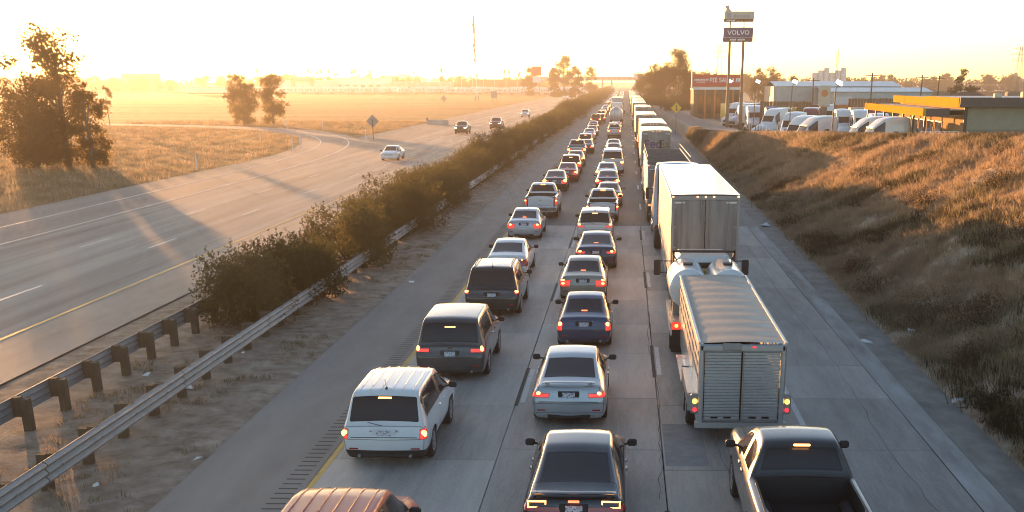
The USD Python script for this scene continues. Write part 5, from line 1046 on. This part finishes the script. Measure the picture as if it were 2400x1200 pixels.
# the farthest queue, a few pixels each
FQ = 'tiny queued cars towards the vanishing point'
q0 = None
for i, y in enumerate(list(range(332, 800, 15))):
    for x in ((-5.6, -2.2) if y > 330 else (-5.6,)):
        K, W = kinds['sedan' if (i + int(x)) % 3 else 'suv']()
        if q0 is None or len(q0) < 5:
            t = vehicle('distant_car', 'tiny red-lit car in the far queue', 'car', K, W, P[('silver', 'red', 'white', 'charcoal', 'burgundy')[len(q0 or [])]], (x, y, 0), lights=(S1, (2, 3)), core=((.84, .9),), core_shape=(.2, .14), group=FQ); q0 = (q0 or []) + [t]
        else: dup(q0[int(rng.integers(5))], None, (x + rng.uniform(-.2, .2), y + rng.uniform(-2, 2), 0), 0, FQ)
# oncoming cars on the left carriageway
for x, y, k, c, l in ((-24.9, 130.0, 'sedan', 'white', 'white oncoming sedan, nearest on the empty left carriageway'), (-25.9, 194, 'pickup', 'charcoal', 'dark oncoming pickup with bright headlights on the left carriageway'), (-22.6, 214, 'pickup', 'burgundy', 'dark red oncoming truck nearest the hedge'), (-23.2, 282, 'suv', 'pearl', 'pale oncoming SUV with bright headlights close to the hedge'), (-27.5, 560, 'suv', 'silver', 'far oncoming SUV with glowing lights left of the vanishing point'), (-23.5, 760, 'van', 'white', 'farthest oncoming van near the overpass'), (-27, 850, 'sedan', 'white', 'farthest oncoming car near the overpass')):
    K, W = kinds[k](); vehicle({'pickup': 'pickup_truck'}.get(k, k), l, {'suv': 'SUV', 'sedan': 'car', 'pickup': 'pickup truck', 'van': 'van'}[k], K, W, P[c], (x, y, 0), PI, lod=0 if y < 140 else 1, lights=(S1, (2, 3)), glow=False, head=y > 140, R=.36)
# -- right lane trucks
def livestock():
    t = thing('livestock_trailer', 'pale-roofed livestock trailer with slotted left side and aluminium rear doors', 'trailer', (2.70, 25.75, 0)); h, L, H, zf = .98, 9.6, 2.42, .55
    ys = np.linspace(0, L, 40); xs = np.linspace(-h - .03, h + .03, 9); V = np.array([[a, b, H - .03 + .04 * (1 - (a / h) ** 2) + .008 * math.sin(b * 6.5)] for b in ys for a in xs]); F = np.array([[j * 9 + i, j * 9 + i + 1, (j + 1) * 9 + i + 1, (j + 1) * 9 + i] for j in range(39) for i in range(8)])
    part(t, 'roof', (V, F, normals(V, F)), noisy('livestock_roof', [(.3, (.33, .32, .285)), (1, (.48, .465, .42))], .8, (1, .4, 1), .6))
    for s in (-1, 1):
        x = s * h
        part(t, 'lower_panel', bb(x - .02, x + .02, .05, L, zf - .1, 1.52), M_box)
        for z0, z1 in ((1.66, 1.80), (1.94, 2.06), (2.18, 2.36)): part(t, 'side_slat', bb(x - .018, x + .018, .05, L - .3, z0, z1), M_box)
        part(t, 'top_rail', bb(x - .03, x + .03, 0, L, 2.36, 2.42), M_alu)
        for y in np.arange(.6, L, 1.2): part(t, 'side_post', bb(x - .012, x + .012, y - .04, y + .04, 1.5, 2.38), M_alu)
        part(t, 'fender', cat_([bb(s * 1.0, s * 1.18, 1.0, 3.6, .92, .97), bb(s * 1.16, s * 1.18, 1.0, 3.6, .70, .92), bx((s * 1.09, .85, .78), (.18, .03, .40)), bx((s * 1.09, 3.75, .78), (.18, .03, .40))]), M_alu)
        part(t, 'running_board', bb(s * .98, s * 1.2, 3.8, 6.8, .52, .57), M_box)
        part(t, 'rear_post', rbox((x - s * .05, -.03, 1.42), (.12, .12, 1.95), .03), M_alu)
        part(t, 'lamp_housing', rbox((s * 1.06, .02, .98), (.19, .14, .46), .03), M_steel)
        part(t, 'amber_lamp', lathe([(0, -.075), (.06, -.07), (.06, -.04), (0, -.04)], 'y', 18, (s * 1.06, .0, 1.05)), M_amber); part(t, 'red_lamp', lathe([(0, -.075), (.05, -.07), (.05, -.04), (0, -.04)], 'y', 18, (s * 1.06, .0, .85)), M_redlamp)
        for y in (1.75, 2.85):
            part(t, 'wheel', lathe([(0, -.12), (.34, -.12), (.38, -.08), (.38, .08), (.34, .12), (0, .12)], 'x', 22, (s * 1.04, y, .38)), M_rubber, 40); part(t, 'hub', lathe([(0, -.125), (.2, -.125), (.2, .125), (0, .125)], 'x', 14, (s * 1.04, y, .38)), M_rim)
    part(t, 'rear_header', rbox((0, -.03, 2.30), (1.96, .12, .16), .03), M_alu); part(t, 'rear_sill', bb(-1.05, 1.05, -.1, .1, .42, .55), M_alu)
    for s in (-1, 1):
        n = 22
        for k in range(n): part(t, 'door_slat', rbox((s * .44, -.03, .60 + (k + .5) * 1.60 / n), (.83, .035, 1.60 / n - .008), .012), M_alu)
        [part(t, 'door_frame', bb(s * .44 - .43, s * .44 + .43, -.02, .02, z - .02, z + .02), M_steel) for z in (.58, 2.21)]
        for k in range(2): part(t, 'floor_slot', bb(s * .44 - .25 + k * .3, s * .44 - .08 + k * .3, -.052, -.045, .64, .68), M_under)
    part(t, 'door_bar', cyl((.02, -.07, .5), (.02, -.07, 2.25), .018, 8), M_steel); part(t, 'inner_floor', bb(-.95, .95, .05, L, .50, .56), M_under); part(t, 'front_wall', bb(-h, h, L - .04, L, 1.35, 2.4), M_box); part(t, 'inner_wall', bb(-.93, .93, L - .1, L - .05, .6, 2.3), M_under)
    for x in (-.1, .25): part(t, 'clearance_lamp', rbox((x, -.10, 2.33), (.09, .03, .04), .01), M_redlamp)
    part(t, 'door_track_box', rbox((-.25, -.08, 2.33), (.42, .10, .15), .02), M_steel)
livestock()
def tank_truck():
    t = thing('flatbed_truck', 'flatbed truck carrying two white round tanks, towing the livestock trailer', 'truck', (2.62, 34.5, 0))
    part(t, 'bed', bb(-1.22, 1.22, 0, 3.9, .98, 1.10), M_steel); part(t, 'bed_skirt', bb(-1.22, -1.17, 0, 3.9, .72, .98), M_twhite); part(t, 'bed_skirt', bb(1.17, 1.22, 0, 3.9, .72, .98), M_twhite)
    for y in (1.5, 2.9): part(t, 'tank_saddle', bb(-1.1, 1.1, y - .08, y + .08, 1.10, 1.5), M_steel)
    for s in (-1, 1):
        part(t, 'mudflap', bb(s * 1.0 - .18, s * 1.0 + .18, .02, .04, .2, .92), M_dark); part(t, 'tail_lamp_box', rbox((s * 1.06, -.05, 1.02), (.28, .06, .24), .02), M_lens); part(t, 'tail_lamp', lathe([(0, -.09), (.055, -.085), (.055, -.05), (0, -.05)], 'y', 16, (s * 1.04, 0, 1.03)), M_amber)
        r = .61; pr = [(0, 0)] + [(r * math.sin(a), .28 * (1 - math.cos(a))) for a in np.linspace(.15, PI / 2, 8)] + [(r * math.cos(a), 2.55 + .28 * math.sin(a)) for a in np.linspace(0, PI / 2 - .1, 8)] + [(0, 2.83)]
        part(t, 'tank', lathe(pr, 'y', 32, (s * .625, .95, 1.93)), paint(f'tank_white_{s + 1}', (.66, .66, .67), 0, .3), 50)
        part(t, 'tank_cap', cyl((s * .625, 2.1, 2.50), (s * .625, 2.1, 2.60), .16, 14), M_dark)
        part(t, 'mirror', cat_([rbox((s * 1.50, 5.2, 1.98), (.24, .12, .52), .04), cyl((s * 1.0, 5.15, 2.2), (s * 1.48, 5.2, 2.2), .018, 6), cyl((s * 1.0, 5.15, 1.8), (s * 1.48, 5.2, 1.8), .018, 6)]), M_dark)
        for y in (1.3,): part(t, 'wheel', lathe([(0, -.27), (.36, -.27), (.40, -.22), (.40, .22), (.36, .27), (0, .27)], 'x', 22, (s * .92, y, .40)), M_rubber, 40)
        part(t, 'wheel', lathe([(0, -.13), (.36, -.13), (.40, -.1), (.40, .1), (.36, .13), (0, .13)], 'x', 22, (s * .92, 5.7, .40)), M_rubber, 40)
        part(t, 'rack_post', bb(s * 1.0 - .04, s * 1.0 + .04, 3.95, 4.03, 1.1, 2.72), M_dark); part(t, 'rack_brace', cyl((s * .98, 3.98, 2.55), (s * .78, 3.98, 2.2), .025, 6), M_dark)
    part(t, 'rack_beam', bb(-1.04, 1.04, 3.95, 4.03, 2.65, 2.73), M_dark); part(t, 'cab', rbox((0, 5.05, 1.75), (1.95, 1.9, 1.55), .22), M_twhite, 30); part(t, 'rear_window', rbox((0, 4.10, 2.1), (1.3, .04, .42), .02), M_glass)
    part(t, 'hood', rbox((0, 6.6, 1.25), (1.85, 1.5, .85), .2), M_twhite, 30); part(t, 'chassis', bb(-.4, .4, .2, 7.2, .55, .95), M_under); part(t, 'tool_box', rbox((.05, 3.6, 2.0), (.55, .35, .35), .03), M_yel)
    part(t, 'front_bumper', rbox((0, 7.35, .65), (2.0, .15, .3), .04), M_chrome)
tank_truck()
T = trailer
T('big white box trailer with grey double doors, nearest semi-trailer of the right lane', 2.95, 43.2, 16.1, 2.5)
tractor('red semi-truck with a pale blue sleeper pulling the nearest white box trailer', (2.70, 61.3, 0), 0, M_blue, M_red)
T('lower trailer with a dark ribbed tarpaulin roof', 2.55, 69.5, 14.6, 2.5, 3.42, M_box, M_grey, style='tarp')
tractor('low white day-cab truck pulling the tarpaulin trailer', (2.5, 86.3, 0), 0, M_twhite, day=True)
M_purple = plain('logo_purple', (.06, .03, .12), .4); M_green = plain('logo_green', (.07, .105, .06), .4)
T('white box trailer with large dark lettering on its roll-up rear door', 2.58, 100.3, 8.5, 2.5, style='roll', text=(('Fed', M_purple, -1.06), ('Ex', M_green, .18)))
tractor('white semi-truck ahead of the lettered trailer', (2.6, 110.6, 0), 0, M_twhite)
T('white box trailer directly ahead of the lettered one', 2.72, 117.3, 15.0, 2.5)
tractor('orange semi-truck ahead of the second white box trailer', (2.6, 133.6, 0), 0, M_orange)
T('white box trailer, third of the far right-lane row', 2.48, 147.3, 15.5, 2.5)
tractor('white semi-truck ahead of the third far box trailer', (2.5, 164.3, 0), 0, M_twhite)
T('white box trailer, fourth of the far right-lane row', 2.74, 190.5, 15.5, 2.5)
tractor('blue-grey semi-truck ahead of the fourth far box trailer', (2.7, 207.5, 0), 0, M_blue)
for k, (y, l) in enumerate(((226, 'far white box trailer above the fourth one'), (250, 'far box trailer next above'), (276, 'far box trailer beside the white trailer of the middle lane'), (302, 'small far box trailer in the right lane'), (330, 'small far box trailer nearer the overpass'), (362, 'tiny box trailer in the upper right lane'), (400, 'tiny box trailer in the upper right lane, next one'), (440, 'tiny box trailer near the overpass'), (500, 'tiny box trailer closest to the overpass'))):
    T(l, 2.5 + .1 * (k % 3), y, 14.6, 2.5, ribs=False, lamps=False); tractor(f'truck of the {l}', (2.5 + .1 * (k % 3), y + 16.3, 0), 0, (M_twhite, M_red, M_twhite, M_navy)[k % 4])
def tanker():
    t = thing('tanker_trailer', 'round polished tanker trailer in the far middle lane', 'trailer', (-1.75, 218, 0)); r = 1.22
    pr = [(0, 0)] + [(r * math.sin(a), .3 * (1 - math.cos(a))) for a in np.linspace(.2, PI / 2, 6)] + [(r, 11.0)] + [(0, 11.3)]
    part(t, 'tank', lathe(pr, 'y', 28, (0, 0, 2.15)), M_alu, 50)
    for y in (.8, 4, 7.5, 10.6): part(t, 'band', lathe([(r + .02, y - .05), (r + .02, y + .05)], 'y', 28, (0, 0, 2.15)), M_steel)
    part(t, 'walkway', bb(-.3, .3, .5, 10.8, 3.38, 3.44), M_steel); part(t, 'rear_ladder', cat_([bb(-.25, -.2, -.12, -.06, .8, 3.2), bb(.2, .25, -.12, -.06, .8, 3.2)] + [bb(-.22, .22, -.11, -.07, z, z + .03) for z in np.arange(1.0, 3.1, .3)]), M_steel)
    part(t, 'rear_bumper', bb(-1.2, 1.2, -.2, 0, .55, .85), M_red)
    for s in (-1, 1): part(t, 'tail_lamp', rbox((s * .95, -.22, .75), (.3, .05, .14), .02), M_brake2)
    for y in (1.2, 2.5): wheelset(t, y, 2.5)
    part(t, 'chassis', bb(-.45, .45, .2, 10.5, .7, 1.0), M_under)
tanker(); tractor('white semi-truck pulling the round tanker', (-1.75, 231.8, 0), 0, M_twhite)
T('pale grey-doored box trailer in the far middle lane ahead of the tanker', -2.0, 292, 14.6, 2.5, back=M_metal2, ribs=False); tractor('red semi-truck ahead of the far middle-lane box trailer', (-2.0, 308.5, 0), 0, M_red)

# ---------------------------------------------------------------- grass, weeds and litter
G_dry = leafy('dry_grass', [(0, (.34, .265, .18)), (.35, (.54, .41, .28)), (.7, (.68, .52, .37)), (1, (.78, .63, .47))], .5)
G_olive = leafy('olive_grass', [(0, (.22, .195, .12)), (.5, (.38, .315, .20)), (1, (.54, .43, .29))], .5)
G_dark = leafy('dark_grass', [(0, (.08, .068, .042)), (.5, (.17, .135, .085)), (1, (.27, .205, .13))], .4)
def tuft(seed, n, h, spread, lean):
    r = np.random.default_rng(seed); V, F = [], []
    for i in range(n):
        b = r.normal(0, spread, 2); L = h * r.uniform(.5, 1.2); d = r.normal(0, .35, 2) + lean; w = r.uniform(.006, .014); a = r.uniform(0, PI); s = np.array([math.cos(a), math.sin(a), 0]) * w
        p0 = np.array([*b, -.03]); p1 = p0 + np.array([d[0] * L * .35, d[1] * L * .35, L * .7]); p2 = p0 + np.array([d[0] * L, d[1] * L, L * .92]); k = len(V)
        V += [p0 - s, p0 + s, p1 + s * .7, p1 - s * .7, p2 + s * .15, p2 - s * .15]; F += [[k, k + 1, k + 2, k + 3], [k + 3, k + 2, k + 4, k + 5]]
    return np.array(V), np.array(F)
def scatter(name, label, pts, protos, scales, mats, rots, idx=None):
    pi = UsdGeom.PointInstancer.Define(stage, numbered('/World', name)); pr = pi.GetPrim(); tag(pr, label, 'grass', kind='stuff')
    rel = pi.CreatePrototypesRel(); base = str(pr.GetPath())
    for i, (m, mt) in enumerate(zip(protos, mats)): write(f'{base}/tuft_{i}', m[0], m[1], mt); rel.AddTarget(f'{base}/tuft_{i}')
    n = len(pts); idx = np.random.default_rng(3).integers(0, len(protos), n) if idx is None else idx
    pi.CreateProtoIndicesAttr(Vt.IntArray.FromNumpy(idx.astype(np.int32))); pi.CreatePositionsAttr(Vt.Vec3fArray.FromNumpy(pts.astype(np.float32)))
    pi.CreateScalesAttr(Vt.Vec3fArray.FromNumpy(np.repeat(scales[:, None], 3, 1).astype(np.float32)))
    q = [Gf.Quath(float(math.cos(a / 2)), 0, 0, float(math.sin(a / 2))) for a in rots]; pi.CreateOrientationsAttr(Vt.QuathArray(q))
r = np.random.default_rng(17)
n = 34000; yy = 20 + (r.random(n) ** 1.35) * 150; xc = crest(yy)[0]; u = r.random(n); xx = 9.0 + u * (xc + .3 - 9.0)
keep = (meshkit.fbm(np.stack([xx * .5, yy * .5, 0 * xx], 1), 3, 4) > .36) | (r.random(n) < .35); xx, yy, u = xx[keep], yy[keep], u[keep]; n = len(xx)
pts = np.stack([xx, yy, gz(xx, yy)], 1)
lean = np.array([-.35, -.35])
scatter('bank_grass', 'dry combed grass covering the bank right of the freeway', pts, [tuft(s, 34, .29, .22, lean) for s in range(4)] + [tuft(9, 40, .30, .22, lean * .6)], r.uniform(.5, 1.2, n) * (1 + .15 * (yy > 90)), [G_dry, G_dry, G_dry, G_olive, G_dark], r.normal(0, .5, n), np.where((pv := meshkit.fbm(np.stack([xx * .55 + yy * .25, yy * .16, 0 * xx], 1), 4, 31) + r.normal(0, .05, n)) > .645, 4, np.where(pv > .55, 3, r.integers(0, 3, n))))
n = 7000; yy = r.uniform(40, 250, n); xx = -r.uniform(39.8, 100, n) ; lp = loop[:, :2]
dist = np.min(np.hypot(xx[:, None] - lp[None, ::3, 0], yy[:, None] - lp[None, ::3, 1]), 1); k = (dist > 5.5) & (xx < -39.9); xx, yy = xx[k], yy[k]
scatter('field_grass', 'dry tufts in the field around the loop ramp', np.stack([xx, yy, gz(xx, yy)], 1), [tuft(20 + s, 26, .38, .3, np.array([0, 0])) for s in range(3)], r.uniform(.7, 1.6, len(xx)), [G_dry, G_dry, G_olive], r.uniform(0, 6, len(xx)))
n = 1500; yy = r.uniform(18, 60, n); xx = r.uniform(-14.6, -9.6, n); k = meshkit.fbm(np.stack([xx * .7, yy * .7, 0 * xx], 1), 3, 8) > .52; xx, yy = xx[k], yy[k]
scatter('median_weeds', 'sparse dry weeds on the median dirt', np.stack([xx, yy, gz(xx, yy)], 1), [tuft(30 + s, 14, .16, .12, np.array([0, 0])) for s in range(2)], r.uniform(.5, 1.2, len(xx)), [G_dry, G_olive], r.uniform(0, 6, len(xx)))
# round weeds along the foot and on the bank
L_weed = leafy('brown_weed', [(0, (.085, .062, .042)), (.5, (.18, .13, .085)), (1, (.29, .215, .14))], .4); L_weed2 = leafy('dark_weed', [(0, (.05, .042, .028)), (.5, (.105, .085, .056)), (1, (.17, .13, .085))], .35)
def weed(l, x, y, R, h, leaf, n, seed):
    q = np.random.default_rng(seed); t = thing('weed_bush', l, 'bush', (x, y, gz(x, y)), q.uniform(0, 6)); d = q.normal(size=(n, 3)); d[:, 2] = np.abs(d[:, 2]); d /= np.linalg.norm(d, axis=1, keepdims=True)
    lob = 1 + .35 * np.sin(d[:, 0] * 5 + seed) * np.cos(d[:, 1] * 4) ; Pn = d * (q.random(n) ** .45 * lob)[:, None] * (R, R, h)
    part(t, 'twigs', leaf_quads(Pn, .13, q, .14, .8), leaf); part(t, 'stems', cat_([cyl((0, 0, -.1), (*(Pn[i] * .85),), .012, 4, .005) for i in range(24)]), M_limb)
W_ = [(9.9, 37.5, 1.25, 1.15, 0, 'largest round brown weed at the foot of the bank beside the livestock trailer'), (10.9, 35.0, .9, .8, 0, 'brown weed right of the largest round weed'), (9.8, 31.5, .75, .6, 0, 'low brown weed nearer than the largest round weed'), (9.3, 28.0, .55, .42, 1, 'dark low weed on the shoulder dirt, upper of the close pair'), (9.2, 26.6, .55, .4, 1, 'dark low weed on the shoulder dirt, lower of the close pair'), (9.9, 25.0, .9, .7, 0, 'brown weed at the right bottom corner of the bank'), (9.5, 23.4, .7, .55, 1, 'dark weed nearest the right bottom corner'), (9.6, 44.5, .9, .75, 0, 'brown weed at the bank foot right of the tank truck'), (9.8, 49, .8, .7, 0, 'brown weed farther along the bank foot'), (9.5, 56, 1.0, .8, 0, 'brown weed beside the nearest box trailer'), (9.5, 66, 1.1, .8, 1, 'dark weed clump at the bank foot near the tarpaulin trailer'), (9.9, 72, 1.2, .9, 1, 'dark weed clump high at the bank foot'), (10.6, 80, 1.2, .9, 1, 'dark weed clump at the far bank foot'), (11.4, 52, .7, .55, 1, 'small dark bush on the lower bank'), (13.4, 53, .9, .6, 1, 'dark elongated bush in the middle of the bank'), (15.6, 49, .9, .6, 1, 'dark bush right of the middle of the bank'), (14.2, 41, .7, .5, 1, 'dark bush low on the right bank'), (17.6, 55, .8, .5, 1, 'dark bush near the top of the bank at the right edge'), (16.0, 62, .9, .5, 1, 'dark bush near the crest right of centre'), (14.0, 68, .8, .5, 1, 'dark bush near the crest left of centre'), (12.2, 62, .7, .5, 1, 'small dark bush in the lit part of the bank'), (9.6, 20.8, .6, .5, 0, 'brown weed at the bottom right edge of the picture')]
for i, (x, y, R_, h_, dk, l) in enumerate(W_): weed(l, x, y, R_ * (1.25 if dk else 1.1), h_ * 1.2, L_weed2 if dk else L_weed, 2200 if y < 40 else 1500, 100 + i)
for i, (px, py, s) in enumerate(((965, 661, .09), (435, 908, .10), (228, 1140, .06), (460, 1078, .06), (345, 880, .10), (905, 545, .08), (1210, 452, .1), (2033, 802, .18), (2240, 945, .2), (1790, 530, .22), (2135, 800, .15), (570, 830, .07))):
    g = at(px, py); q = np.random.default_rng(i + 60); m = trimesh.convex.convex_hull(q.normal(size=(9, 3)) * (s, s, s * .35)); m.apply_translation((g[0], g[1], gz(g[0], g[1]) + s * .2 + (.04 if g[0] < 9 else .1))); solid('litter', m, M_signw, 'small pale scrap of litter lying on the roadside', 'litter', 'pale scraps of litter on the roadside')
# ---------------------------------------------------------------- hazy evening air
M_haze = usdkit.material(stage, L_ + 'haze', {"v": ("principled_volume", {"color": (.95, .93, .90), "density": .00022, "anisotropy": .6})}, volume="v.volume")
solid('haze', bb(-1700, 1300, -260, 1420, -1.2, 50), M_haze, 'warm low evening haze over the whole plain', 'haze', kind='stuff')
